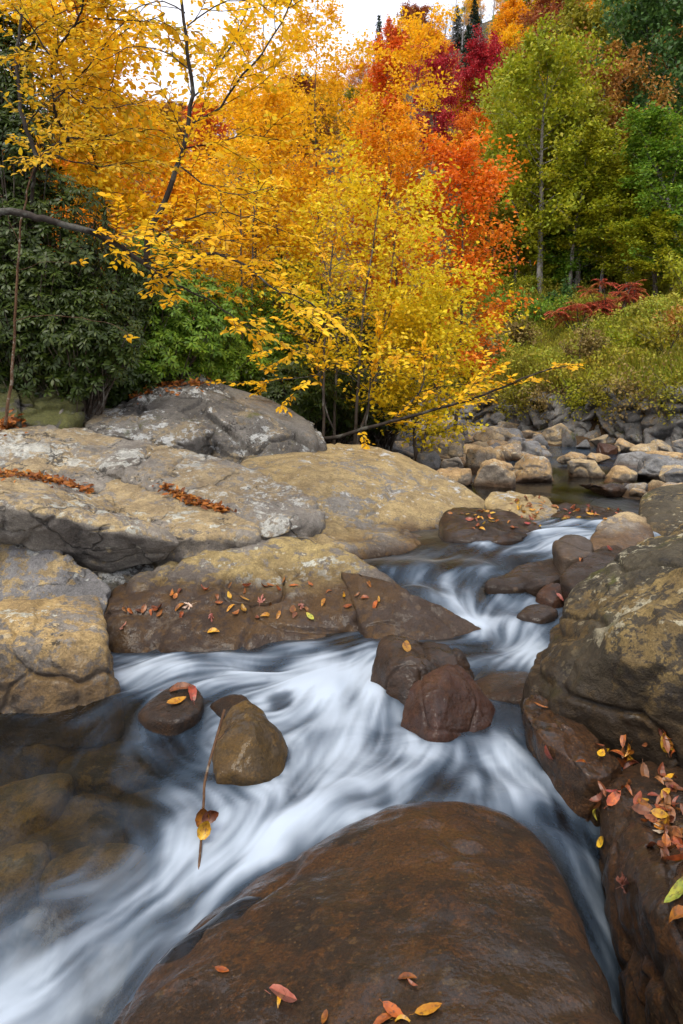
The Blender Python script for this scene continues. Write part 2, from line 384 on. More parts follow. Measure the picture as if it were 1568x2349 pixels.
MR = {
 'slab': rock_mat('rock_lichen_slab', (.25, .225, .19), (.15, .132, .112), (.37, .28, .15), .5, (.5, .5, .45), .5, .25, .42, crack=.7, off=0),
 'slab_b': rock_mat('rock_lichen_slab_ochre', (.25, .22, .18), (.15, .13, .11), (.4, .3, .15), .6, (.48, .49, .43), .42, .25, .34, crack=.6, off=3.3),
 'dome': rock_mat('rock_dome', (.17, .155, .135), (.095, .085, .073), (.28, .22, .13), .36, (.46, .47, .45), .5, .3, .5, moss=.25, off=7.7),
 'smooth_grey': rock_mat('rock_smooth_grey', (.2, .185, .16), (.14, .128, .112), (.26, .21, .14), .3, (.35, .35, .33), .1, .1, .1, off=9),
 'tan': rock_mat('rock_tan', (.24, .22, .19), (.17, .155, .135), (.42, .31, .14), .68, (.5, .51, .5), .3, .2, .12, wet=(.34, .5), off=12),
 'ochre': rock_mat('rock_ochre', (.21, .185, .155), (.125, .11, .095), (.42, .29, .12), .56, (.5, .5, .42), .3, .5, .3, wet=(.06, .3), off=15, wet_mult=(.42, .37, .32)),
 'slab_c': rock_mat('rock_bluegrey_ochre', (.21, .2, .195), (.12, .115, .115), (.4, .29, .13), .55, (.45, .46, .42), .2, .3, .25, crack=.6, off=17),
 'leafrock': rock_mat('rock_half_wet', (.23, .205, .175), (.145, .127, .11), (.4, .3, .12), .52, (.5, .5, .42), .3, .75, .15, wet=(.24, .46), off=19, wet_mult=(.25, .18, .14)),
 'leafrock_wet': rock_mat('rock_wet_toe', (.23, .205, .175), (.145, .127, .11), (.4, .3, .12), .52, (.5, .5, .42), .3, .75, .15, wet=(.42, .6), off=19, wet_mult=(.25, .18, .14)),
 'olive': rock_mat('rock_olive', (.1, .083, .052), (.045, .037, .024), (.25, .175, .065), .46, (.42, .38, .26), .3, 1., .55, moss=.2, wet=(.15, .75), off=23, wet_mult=(.24, .185, .12), wet_gloss=.35, lumps=1.3),
 'wet': rock_mat('rock_wet_brown', (.11, .08, .055), (.045, .032, .025), (.2, .12, .05), .42, (.34, .3, .2), .12, .3, .35, wet=(3, 4), off=27, wet_mult=(.23, .165, .11), lumps=.8, film=.9, film_bump=.35, speck=.3, up=(-2, -1.5)),
 'wet_slab': rock_mat('rock_wet_slab', (.19, .12, .05), (.065, .045, .026), (.36, .19, .05), .5, (.4, .35, .22), .16, .7, .36, wet=(3, 4), off=31, wet_mult=(.2, .138, .072), lumps=.6, grain=2.2, film=.9, film_bump=.15, speck=.7, up=(-2, -1.5)),
 'gold_wet': rock_mat('rock_wet_olive', (.24, .18, .07), (.09, .07, .035), (.4, .28, .08), .5, (.4, .35, .22), .1, .3, .3, wet=(3, 4), off=33, wet_mult=(.32, .25, .15), lumps=.6, film=.8, film_bump=.25, up=(-2, -1.5)),
 'red_wet': rock_mat('rock_wet_red', (.15, .06, .033), (.055, .03, .022), (.22, .12, .05), .42, (.3, .25, .16), .06, .2, .3, wet=(3, 4), off=35, wet_mult=(.3, .19, .12), lumps=.7, film=.9, film_bump=.4, up=(-2, -1.5)),
 'river': rock_mat('rock_river', (.31, .27, .215), (.2, .175, .145), (.48, .36, .19), .6, (.5, .48, .42), .3, .2, .15, wet=(.5, .62), off=39),
 'river_b': rock_mat('rock_river_tan', (.32, .27, .21), (.22, .18, .14), (.5, .34, .16), .7, (.52, .49, .4), .3, .2, .15, wet=(.5, .62), off=42),
 'river_g': rock_mat('rock_river_grey', (.24, .235, .23), (.14, .14, .14), (.34, .27, .17), .3, (.4, .4, .38), .18, .15, .2, wet=(.5, .62), off=45),
 'bed': rock_mat('rock_stream_bed', (.12, .09, .06), (.05, .042, .03), (.24, .16, .06), .45, (.3, .25, .16), 0., 0., .3, off=57, up=(-2, -1.5)),
 'bed_stone': rock_mat('rock_drowned', (.26, .19, .08), (.14, .11, .05), (.4, .26, .08), .55, (.3, .25, .16), 0., 0., .2, off=61, up=(-2, -1.5)),
 'mossy': rock_mat('rock_mossy', (.1, .09, .08), (.06, .055, .05), (.16, .13, .07), .3, (.34, .35, .3), .2, .15, .4, moss=.75, off=48),
 'wall': rock_mat('rock_wall_stone', (.2, .195, .185), (.09, .087, .083), (.28, .21, .12), .25, (.38, .37, .33), .2, .1, .3, moss=.25, off=52),
}

# --- left bank: big bedrock slabs
add_rock('boulder', 'ochre lichen-covered block at the left edge, beside the white water', PX(
  (-160, 1402, 4.2), (0, 1384, 4.3), (110, 1380, 4.35), (212, 1360, 4.4), (240, 1411, 4.15), (258, 1500, 3.95),
  (-160, 1500, 3.7), (0, 1478, 3.72), (120, 1484, 3.72), (225, 1478, 3.8), (262, 1590, 3.78), (175, 1600, 3.66), (-160, 1630, 3.6)),
  MR['ochre'], base=-.25, bshrink=1., level=7, p=26, amp=.035, freq=2.2, seed=1, blocks=(.7, .02, .014, .8, 1.6), chips=1)
add_rock('boulder', 'low ochre and blue-grey slab above the block at the left edge', PX(
  (-200, 1205, 5.4), (0, 1222, 5.25), (110, 1250, 5.1), (165, 1290, 4.9), (246, 1335, 4.8), (238, 1374, 4.66), (0, 1402, 4.62), (-200, 1410, 4.6)),
  MR['slab_c'], base=-.1, level=6, p=24, amp=.035, freq=2.4, seed=2, blocks=(.5, .05, .025, .7, 1.5), strata=.02)
add_rock('boulder', 'thick overhanging slab with a dark undercut front, left bank', PX(
  (-300, 1080, 6.3), (0, 1086, 6.2), (110, 1106, 6.1), (215, 1131, 6.0), (300, 1172, 5.6), (403, 1222, 5.15), (408, 1243, 5.0),
  (265, 1215, 4.9), (130, 1195, 4.85), (-20, 1150, 4.75), (-300, 1130, 4.7), (362, 1292, 5.15), (240, 1312, 5.2), (0, 1232, 5.3), (-300, 1200, 5.3)),
  MR['slab_b'], level=7, p=30, amp=.034, freq=2., seed=3, blocks=(.9, .03, .03, .6, 2.), strata=.018, chips=1)
add_rock('boulder', 'slab wedged under the overhang, in shadow', PX(
  (-250, 1190, 5.6), (100, 1230, 5.5), (340, 1270, 5.5), (380, 1300, 5.4), (250, 1330, 5.1), (0, 1290, 5.1), (-250, 1280, 5.1)),
  MR['dome'], base=-.1, level=5, p=14, amp=.03, seed=4)
add_rock('boulder', 'ochre-tipped slab between the two leaf-filled cracks', PX(
  (262, 1050, 7.2), (330, 1085, 6.9), (372, 1115, 6.7), (440, 1158, 6.2), (525, 1180, 5.9), (588, 1208, 5.5), (592, 1224, 5.35),
  (500, 1266, 5.25), (392, 1288, 5.2), (402, 1230, 5.2), (302, 1180, 5.7), (228, 1140, 6.05)),
  MR['slab_b'], base=.1, bshrink=.98, level=7, p=26, amp=.03, freq=2., seed=5, blocks=(.9, .02, .025, .5, 1.5), strata=.014)
add_rock('boulder', 'white-lichened slab at the left edge behind the orange leaf-filled crack', PX(
  (-350, 960, 8.2), (0, 980, 7.6), (140, 1012, 7.3), (258, 1048, 7.1), (246, 1125, 6.3), (110, 1102, 6.3), (0, 1082, 6.4), (-350, 1075, 6.5)),
  MR['slab'], base=.2, bshrink=.98, level=7, p=28, amp=.04, freq=1.8, seed=6, blocks=(1., .03, .035, .5, 2.), strata=.022, chips=1)
add_rock('boulder', 'long pale slab sloping from the mossy rocks down to a rounded tip', PX(
  (40, 945, 8.4), (200, 988, 8.0), (350, 1024, 7.8), (425, 1042, 7.6), (500, 1062, 7.4), (650, 1102, 6.7), (735, 1152, 6.1), (752, 1182, 5.9),
  (738, 1192, 5.75), (695, 1196, 5.6), (640, 1222, 5.5), (597, 1226, 5.5), (530, 1182, 5.8), (440, 1155, 6.2), (372, 1112, 6.7), (262, 1048, 7.2), (20, 985, 7.6)),
  MR['slab'], base=.1, bshrink=.98, level=7, p=26, amp=.04, freq=1.7, seed=7, blocks=(1.1, .028, .035, .45, 2.), strata=.022)
add_rock('boulder', 'smooth tan whaleback boulder in the middle of the bank', PX(
  (560, 1068, 7.6), (600, 1040, 8.6), (665, 1026, 9.), (760, 1014, 9.2), (838, 1013, 9.2), (909, 1040, 9.), (975, 1064, 8.8), (1030, 1090, 8.4), (1068, 1120, 8.),
  (1108, 1158, 7.55), (1070, 1184, 6.95), (1012, 1210, 6.65), (905, 1222, 6.45), (840, 1210, 6.4), (748, 1185, 6.4), (850, 1080, 7.6), (700, 1090, 7.2)),
  MR['tan'], base=.1, bshrink=1., level=7, p=11, amp=.04, freq=1.3, seed=8, fine=.4)
add_rock('boulder', 'dark domed boulder crowned with fallen leaves, under the green thicket', PX(
  (275, 935, 9.5), (310, 898, 9.8), (375, 872, 10.), (430, 866, 10.), (485, 872, 10.), (545, 893, 10.), (625, 922, 9.8), (680, 950, 9.6), (715, 978, 9.2), (728, 1015, 8.6),
  (600, 1045, 8.3), (480, 1050, 8.1), (400, 1030, 8.2), (300, 985, 8.6), (480, 930, 8.8)),
  MR['dome'], base=.4, bshrink=1., level=7, p=14, amp=.07, freq=1.5, seed=9, blocks=(.9, .09, .05, .7, 1.6), strata=.03)
add_rock('boulder', 'smooth grey slab leaning on the right flank of the domed boulder', PX(
  (512, 884, 9.9), (600, 910, 9.8), (680, 942, 9.5), (716, 972, 9.1), (730, 1012, 8.5), (712, 1000, 8.4), (680, 975, 8.8), (600, 940, 9.1), (540, 915, 9.2)),
  MR['smooth_grey'], base=.6, level=5, p=16, amp=.02, seed=10)
add_rock('boulder', 'dark mottled rock with a shadowed hollow under its lip, before the domed boulder', PX(
  (170, 968, 8.6), (235, 942, 8.7), (290, 936, 8.8), (400, 946, 8.7), (472, 962, 8.4), (484, 982, 8.1), (440, 1002, 7.9), (408, 1022, 7.8), (330, 1010, 7.7), (220, 985, 7.9)),
  MR['dome'], base=.85, bshrink=.8, level=6, p=12, amp=.035, freq=1.8, seed=11, blocks=(.5, .05, .03, .8, 1.5))
add_rock('boulder', 'mossy boulder at the left edge beneath the thicket', PX(
  (-120, 895, 8.2), (-20, 878, 8.4), (45, 890, 8.2), (52, 955, 7.7), (-120, 965, 7.7)), MR['mossy'], base=.8, level=6, p=16, amp=.06, seed=12, blocks=(.4, .08, .04, 1, 1.3))
add_rock('boulder', 'mossy angular boulder behind the thin sapling', PX(
  (48, 895, 8.3), (110, 866, 8.5), (150, 880, 8.5), (192, 955, 8.2), (160, 975, 7.9), (50, 960, 7.9)), MR['mossy'], base=.8, level=6, p=18, amp=.06, seed=13, blocks=(.4, .08, .04, 1, 1.3))
add_rock('stone', 'small white angular stone lying below the mossy boulders', PX(
  (122, 952, 8.1), (128, 930, 8.2), (142, 922, 8.2), (147, 940, 8.1), (135, 955, 8.)), MR['slab'], 'stone', base=1.25, level=4, p=20, amp=.01, seed=14)
# --- rock strewn with leaves, middle left
add_rock('boulder', 'wet-bellied rock strewn with orange leaves beside the white water', PX(
  (228, 1360, 4.75), (300, 1314, 5.05), (375, 1292, 5.15), (440, 1276, 5.2), (486, 1262, 5.2), (565, 1252, 5.35), (600, 1228, 5.45), (650, 1217, 5.5), (705, 1219, 5.5), (735, 1246, 5.45),
  (790, 1276, 5.35), (845, 1312, 5.2), (890, 1333, 5.1), (940, 1368, 4.95), (1000, 1403, 4.75), (1045, 1428, 4.62), (1090, 1440, 4.55),
  (262, 1420, 4.5), (420, 1400, 4.75), (640, 1385, 4.85), (820, 1395, 4.8),
  (262, 1510, 4.3), (420, 1505, 4.3), (600, 1500, 4.4), (800, 1490, 4.42), (950, 1468, 4.48)),
  MR['leafrock'], base=-.25, bshrink=1., level=7, p=18, amp=.035, freq=1.9, seed=15, blocks=(.8, .03, .02, .7, 1.2))
toe = add_rock('toe', None, PX((780, 1304, 4.98), (840, 1313, 4.86), (885, 1324, 4.76), (945, 1358, 4.66), (1005, 1396, 4.56), (1062, 1424, 4.46), (1110, 1440, 4.42), (1070, 1456, 4.36), (990, 1476, 4.3),
  (860, 1495, 4.28), (800, 1420, 4.85), (860, 1420, 4.68), (960, 1430, 4.44)), MR['leafrock_wet'], None, base=-.2, bshrink=1., level=6, p=24, amp=.02, freq=2., seed=42)
main = [o for o in COL.objects if o.get('label', '').startswith('wet-bellied')][0]; toe.parent = main; toe.location = toe.location - main.location
add_rock('boulder', 'knob of lichened rock between the cracked slabs and the leaf-strewn rock', PX(
  (440, 1290, 5.05), (462, 1264, 5.2), (487, 1255, 5.25), (508, 1266, 5.2), (540, 1300, 5.0), (490, 1330, 4.9)), MR['leafrock'], base=.1, level=5, p=7, amp=.02, seed=16)
add_rock('boulder', 'flat low tan slab at the foot of the whaleback boulder', PX(
  (610, 1228, 5.7), (660, 1198, 6.1), (720, 1184, 6.4), (800, 1181, 6.6), (884, 1203, 6.5), (905, 1224, 6.3), (995, 1240, 6.1), (900, 1266, 5.7), (790, 1275, 5.5), (700, 1240, 5.5)),
  MR['tan'], base=.0, level=6, p=16, amp=.025, freq=1.8, seed=17, blocks=(.6, .03, .03, .6, 2.), strata=.01)
# --- wet rocks at the upper cascade
add_rock('boulder', 'long wet dark rock dotted with leaves above the upper cascade', PX(
  (1012, 1212, 6.8), (1018, 1186, 7.), (1045, 1172, 7.3), (1110, 1165, 7.5), (1200, 1186, 7.2), (1245, 1206, 6.8), (1200, 1232, 6.4), (1104, 1236, 6.35), (1020, 1228, 6.5), k=0.925),
  MR['wet'], base=.1, bshrink=1., level=6, p=12, amp=.025, seed=18, blocks=(.5, .03, .02, .8, 1.2))
add_rock('boulder', 'tan-topped ridge rock with fallen leaves behind the long wet rock', PX(
  (1112, 1156, 7.8), (1130, 1122, 8.1), (1148, 1122, 8.1), (1200, 1138, 8.), (1252, 1146, 8.), (1278, 1168, 7.6), (1245, 1196, 7.2), (1150, 1180, 7.4), k=0.93),
  MR['tan'], base=.2, bshrink=1., level=6, p=12, amp=.03, seed=19, blocks=(.4, .04, .02, .8, 1.2))
add_rock('boulder', 'dark leaf-covered ledge at the lip of the upper cascade', PX(
  (1272, 1165, 7.7), (1310, 1152, 7.9), (1380, 1160, 7.7), (1430, 1172, 7.4), (1405, 1200, 6.9), (1350, 1212, 6.8), (1280, 1200, 7.), k=0.93),
  MR['wet'], base=.2, bshrink=1., level=6, p=14, amp=.04, seed=20, blocks=(.4, .06, .03, .8, 1.5), chips=3)
add_rock('stone', 'low wet stone splashed by the upper cascade', PX(
  (1005, 1250, 6.1), (1050, 1232, 6.3), (1105, 1228, 6.3), (1110, 1240, 6.1), (1060, 1258, 5.9), k=0.98), MR['wet'], 'stone', base=.2, level=5, p=8, amp=.02, seed=21)
add_rock('boulder', 'rounded grey-tan boulder right of the upper cascade', PX(
  (1350, 1238, 5.8), (1370, 1210, 6.1), (1406, 1182, 6.3), (1446, 1174, 6.4), (1482, 1188, 6.3), (1494, 1236, 5.9), (1432, 1280, 5.5), (1362, 1262, 5.6), k=0.95),
  MR['river'], base=.1, level=6, p=7, amp=.02, seed=22, blocks=(.5, .03, .015, 1., 1.))
add_rock('boulder', 'pale-spotted upright boulder at the right edge above the huge boulder', PX(
  (1472, 1150, 6.8), (1486, 1130, 7.), (1520, 1114, 7.1), (1600, 1100, 7.1), (1720, 1100, 7.), (1740, 1230, 6.), (1568, 1226, 5.9), (1492, 1226, 6.1)),
  MR['olive'], base=.1, level=6, p=8, amp=.03, seed=23)
add_rock('stone', 'small grey-green angular stone beside the cascade', PX(
  (1274, 1246, 5.7), (1295, 1230, 5.8), (1316, 1224, 5.8), (1352, 1242, 5.7), (1360, 1268, 5.5), (1320, 1284, 5.4), (1290, 1275, 5.45), k=0.93), MR['river_g'], 'stone', base=.2, level=5, p=14, amp=.02, seed=24)
add_rock('boulder', 'wet brown rounded boulder touching the huge right boulder', PX(
  (1290, 1320, 5.0), (1334, 1276, 5.3), (1384, 1250, 5.5), (1424, 1255, 5.5), (1445, 1285, 5.3), (1400, 1340, 4.9), (1330, 1345, 4.8), k=0.96), MR['wet'], base=.1, level=6, p=8, amp=.02, seed=25)
add_rock('stone', 'low wet ledge splitting the middle rapids', PX(
  (1120, 1334, 5.0), (1160, 1308, 5.15), (1214, 1286, 5.3), (1290, 1274, 5.4), (1305, 1300, 5.2), (1280, 1325, 5.), (1180, 1345, 4.9), k=1.0), MR['wet'], 'stone', base=.1, level=5, p=7, amp=.03, seed=26)
add_rock('stone', 'dark wet stone tip poking from the rapids by the huge boulder', PX(
  (1230, 1362, 4.8), (1255, 1336, 4.9), (1285, 1338, 4.9), (1320, 1360, 4.8), (1270, 1380, 4.7), k=1.0), MR['red_wet'], 'stone', base=.0, level=5, p=7, amp=.02, seed=27)
add_rock('stone', 'half-drowned brown stone above the main rapids', PX(
  (1185, 1408, 4.6), (1210, 1390, 4.7), (1245, 1385, 4.7), (1280, 1400, 4.6), (1240, 1425, 4.5), k=0.99), MR['wet'], 'stone', base=-.05, level=5, p=7, amp=.02, seed=28)
add_rock('stone', 'thin pale stone tucked behind the huge boulder', PX(
  (1430, 1290, 4.9), (1465, 1262, 5.1), (1510, 1240, 5.3), (1530, 1250, 5.2), (1450, 1310, 4.8)), MR['river_b'], 'stone', base=.3, level=5, p=14, amp=.02, seed=29)
# --- right bank
add_rock('boulder', 'huge olive-brown lichened boulder filling the right edge', PX(
  (1700, 1150, 4.4), (1580, 1192, 4.4), (1524, 1230, 4.4), (1446, 1270, 4.35), (1374, 1312, 4.2), (1306, 1362, 4.05), (1258, 1418, 3.9), (1232, 1470, 3.75), (1216, 1530, 3.6), (1202, 1580, 3.5), (1196, 1620, 3.35),
  (1700, 1300, 3.1), (1480, 1420, 3.15), (1350, 1480, 3.2), (1260, 1560, 3.25), (1400, 1690, 3.0), (1500, 1735, 2.85), (1700, 1720, 2.7), (2000, 1500, 2.9), (2000, 1200, 4.2), (1420, 1570, 2.98), (1600, 1560, 2.75)),
  MR['olive'], base=-.1, bshrink=.96, level=7, p=9, amp=.05, freq=1.9, seed=30, chips=2, blocks=(1.1, .03, .02, 1., 1.2))
add_rock('boulder', 'wet wedge of rock under the huge boulder at the water edge', PX(
  (1198, 1612, 3.3), (1214, 1597, 3.4), (1258, 1608, 3.35), (1325, 1640, 3.2), (1372, 1690, 3.0), (1420, 1745, 2.85), (1386, 1780, 2.75), (1345, 1770, 2.75), (1270, 1712, 2.9), (1212, 1660, 3.1)),
  MR['wet_slab'], base=-.3, bshrink=.95, level=6, p=24, amp=.025, freq=2.6, seed=31, blocks=(.3, .03, .015, 1., 1.), chips=2)
add_rock('boulder', 'dark wet boulder heaped with fallen leaves at the right edge', PX(
  (1372, 1905, 2.55), (1372, 1850, 2.65), (1382, 1812, 2.75), (1408, 1778, 2.85), (1464, 1748, 2.95), (1600, 1744, 2.9), (1900, 1770, 2.8),
  (1392, 1960, 2.4), (1425, 2015, 2.28), (1465, 2065, 2.15), (1520, 2135, 2.0), (1590, 2200, 1.85), (1700, 2300, 1.65), (2000, 2400, 1.4),
  (1440, 1900, 2.42), (1580, 2050, 2.0)),
  MR['wet_slab'], base=-.7, bshrink=1., level=7, p=22, amp=.03, freq=2.4, seed=32, blocks=(.5, .04, .02, .8, 1.2))
add_rock('stone', 'small dark wet stone wedged behind the leaf-heaped boulder', PX(
  (1520, 1760, 2.9), (1535, 1742, 2.95), (1600, 1735, 2.95), (1620, 1780, 2.8), (1545, 1775, 2.8)), MR['wet'], 'stone', base=-.1, level=4, p=12, amp=.02, seed=33)
# --- foreground
add_rock('boulder', 'broad wet brown boulder dividing the stream in the near foreground', PX(
  (560, 2040, 2.42), (690, 1975, 2.5), (784, 1880, 2.58), (874, 1838, 2.64), (984, 1815, 2.67), (1104, 1820, 2.65), (1200, 1848, 2.6), (1232, 1880, 2.52),
  (1266, 2000, 2.25), (1300, 2120, 2.02), (1365, 2260, 1.8), (1430, 2400, 1.6), (1570, 2900, 1.15),
  (430, 2130, 2.25), (350, 2210, 2.1), (240, 2370, 1.88), (0, 2800, 1.45),
  (900, 2150, 1.93), (700, 2300, 1.68), (1100, 2300, 1.66), (900, 2700, 1.22), (900, 3400, .85), (500, 3300, .95), (1300, 3300, .9)),
  MR['wet_slab'], base=-.8, bshrink=1.04, level=7, p=13, amp=.016, freq=1.7, seed=34, fine=.5)
add_rock('boulder', 'glossy brown peaked rock with one yellow leaf amid the rapids', PX(
  (848, 1600, 3.75), (862, 1525, 3.85), (882, 1458, 3.95), (900, 1452, 3.97), (950, 1468, 3.95), (1009, 1478, 3.95), (1082, 1514, 3.9), (1086, 1560, 3.85), (1040, 1620, 3.6), (930, 1630, 3.55), (900, 1530, 3.7), (960, 1530, 3.65)),
  MR['wet'], base=-.3, bshrink=1., level=6, p=36, amp=.022, freq=3., seed=35, chips=4)
add_rock('boulder', 'reddish wet rock in front of the peaked rock', PX(
  (922, 1665, 3.4), (936, 1590, 3.5), (984, 1548, 3.55), (1030, 1524, 3.6), (1068, 1540, 3.6), (1132, 1628, 3.5), (1120, 1680, 3.35), (1010, 1700, 3.2), (1000, 1600, 3.36)),
  MR['red_wet'], base=-.3, bshrink=1., level=6, p=30, amp=.016, freq=3., seed=36, chips=4)
add_rock('stone', 'submerged brown ledge between the reddish rock and the huge boulder', PX(
  (1070, 1570, 3.75), (1100, 1545, 3.85), (1150, 1540, 3.85), (1215, 1550, 3.8), (1215, 1610, 3.5), (1100, 1600, 3.55), k=1.02), MR['wet'], 'stone', base=-.3, level=5, p=8, amp=.02, seed=37)
add_rock('boulder', 'olive wet boulder beside the leaning twig', PX(
  (492, 1720, 3.15), (505, 1660, 3.25), (525, 1625, 3.3), (566, 1604, 3.32), (592, 1618, 3.3), (618, 1652, 3.25), (655, 1720, 3.15), (655, 1765, 3.05), (600, 1785, 2.95), (500, 1770, 2.95), (575, 1680, 3.05)),
  MR['gold_wet'], base=-.3, bshrink=1., level=6, p=30, amp=.018, freq=3., seed=38, chips=4)
add_rock('stone', 'dark wet stone capped with a plastered brown leaf', PX(
  (322, 1640, 3.55), (350, 1605, 3.65), (400, 1566, 3.72), (442, 1560, 3.72), (468, 1598, 3.62), (458, 1630, 3.5), (400, 1655, 3.4), (340, 1650, 3.45)),
  MR['wet'], 'stone', base=-.2, level=5, p=12, amp=.015, seed=39)
add_rock('stone', 'stone tip just breaking the white water behind the olive boulder', PX(
  (485, 1620, 3.55), (520, 1598, 3.6), (560, 1596, 3.6), (570, 1625, 3.5), (520, 1640, 3.4), k=1.02), MR['wet'], 'stone', base=-.2, level=4, p=10, amp=.015, seed=40)
add_rock('stone', 'small drowned stone showing through the foam', PX(
  (612, 1625, 3.55), (635, 1605, 3.6), (660, 1612, 3.6), (668, 1640, 3.45), (630, 1650, 3.4), k=1.035), MR['wet'], 'stone', base=-.2, level=4, p=8, amp=.015, seed=41)
# drowned stones in the dark pool, lower left
for k, (px, py, rx, ry, lab) in enumerate([
  (60, 1830, 110, 70, 'long drowned yellowish stone at the left edge of the dark pool'), (215, 2000, 120, 50, 'drowned orange-brown stone low in the dark pool'),
  (250, 1740, 130, 60, 'drowned dark stone in the middle of the pool'), (90, 1690, 140, 45, 'drowned slab under the left block'),
  (40, 1990, 80, 60, 'drowned olive stone at the lower left edge'), (380, 1860, 90, 50, 'drowned brown stone under the foam edge')]):
    c0 = G(px, py, -.27); sx = rx / F * c0[1]; sy = ry / F * c0[1] * 1.5
    r = np.random.default_rng(k + 60); th = np.linspace(0, 6.28, 9)[:-1] + r.uniform(0, .5)
    P = [c0 + np.array((math.cos(t) * sx * r.uniform(.8, 1.1), math.sin(t) * sy * r.uniform(.8, 1.1), r.uniform(-.04, .04))) for t in th]
    add_rock('stone', lab, P, MR['bed_stone' if k in (0, 1, 4) else 'bed'], 'stone', base=-.6, level=5, p=8, amp=.03, seed=60 + k, pick=False)

# --- upstream rocks: (x0, y0, x1, y1 in the picture, depth, material, label)
UP = [
 (1084, 1058, 1192, 1116, 8.9, 'river_b', 'blocky lichened boulder standing in the upper pool'),
 (1166, 1044, 1276, 1092, 9.6, 'river_b', 'smooth orange-tan boulder in the upper pool'),
 (1305, 1053, 1381, 1088, 10., 'river', 'dark-based boulder alone in the upper pool'),
 (1387, 1068, 1452, 1110, 9.2, 'river_b', 'tan boulder at the right side of the upper pool'),
 (1412, 1034, 1502, 1070, 11.5, 'river_g', 'grey wedge-shaped boulder on the right shore'),
 (1426, 1110, 1492, 1140, 8.2, 'river_g', 'flat grey stone at the right shore of the upper pool'),
 (1505, 1068, 1580, 1115, 8.8, 'river', 'rough boulder at the right edge above the spotted boulder'),
 (1450, 1046, 1600, 1098, 9.8, 'river_g', 'long grey slab at the right edge of the upper pool'),
 (1242, 972, 1306, 1024, 16., 'river', 'tall peaked pale boulder on the stony bar'),
 (1290, 985, 1328, 1026, 15.5, 'wall', 'dark upright boulder beside the peaked pale one'),
 (1202, 1010, 1266, 1044, 13.5, 'river_g', 'grey rounded boulder on the edge of the bar'),
 (1284, 1036, 1356, 1056, 11.5, 'river_b', 'flat tan stone at the head of the upper pool'),
 (1070, 1022, 1140, 1076, 11., 'river_b', 'tan cobbly boulder near the upper pool'),
 (1022, 965, 1082, 1004, 17., 'river_g', 'pale grey boulder far up the bar'),
 (972, 988, 1062, 1042, 13., 'river', 'large grey slab-sided boulder behind the whaleback'),
 (955, 1038, 1010, 1072, 10.5, 'river_g', 'dark grey boulder behind the whaleback crest'),
 (998, 1070, 1082, 1108, 9., 'river_b', 'yellow-spotted stone against the whaleback boulder'),
 (1010, 1046, 1066, 1078, 10., 'river', 'brown stone above the yellow-spotted one'),
 (902, 985, 976, 1030, 14., 'wall', 'dark boulder under the yellow branches'),
 (840, 992, 916, 1036, 13., 'wall', 'dark shaded boulder at the foot of the leaning stem'),
 (1138, 1018, 1196, 1046, 13., 'river_b', 'tan stone in the middle of the bar'),
 (1090, 985, 1160, 1018, 15., 'river', 'broad low stone on the bar'),
 (1160, 1000, 1210, 1024, 15., 'river_g', 'blue-grey flat stone on the bar'),
 (1370, 1018, 1416, 1044, 13.5, 'red_wet', 'reddish stone in the riffle below the wall'),
 (1346, 1040, 1400, 1056, 12., 'river_b', 'low tan stone beside the reddish one'),
 (1540, 1010, 1600, 1040, 13., 'river_g', 'angular grey boulder at the foot of the wall, right edge'),
 (1470, 1100, 1530, 1130, 8.6, 'river', 'small pale stone before the long grey slab'),
 (1340, 1108, 1450, 1128, 8.4, 'wet', 'low wet stone barely above the upper pool'),
]
def lump(c0, sx, sy, sz, seed, n=14):
    r = np.random.default_rng(seed); P = []
    for k in range(n):
        d = r.normal(size=3); d /= np.linalg.norm(d); d = np.sign(d) * np.abs(d) ** .8
        P.append(c0 + d * np.array((sx, sy, sz)) * r.uniform(.85, 1.1))
    P = np.array(P); c = (P.max(0) + P.min(0)) / 2; s = (P.max(0) - P.min(0)) / 2
    return list((P - c) / s * np.array((sx, sy, sz)) + c0)
for k, (x0, y0, x1, y1, d, m, lab) in enumerate(UP):
    c0 = W((x0 + x1) / 2, (y0 + y1) / 2, d); sx = (x1 - x0) / 2 / F * d; sz = (y1 - y0) / 2 / F * d
    c0 = c0 - np.array((0, 0, sz * .45)); sz *= 1.45
    add_rock('boulder' if sx > .2 else 'stone', lab, lump(c0, sx, sx * .8, sz, 200 + k), MR[m], 'boulder' if sx > .2 else 'stone', level=5, p=24, amp=.04 * sx / .3, freq=2.4, seed=200 + k, chips=4)
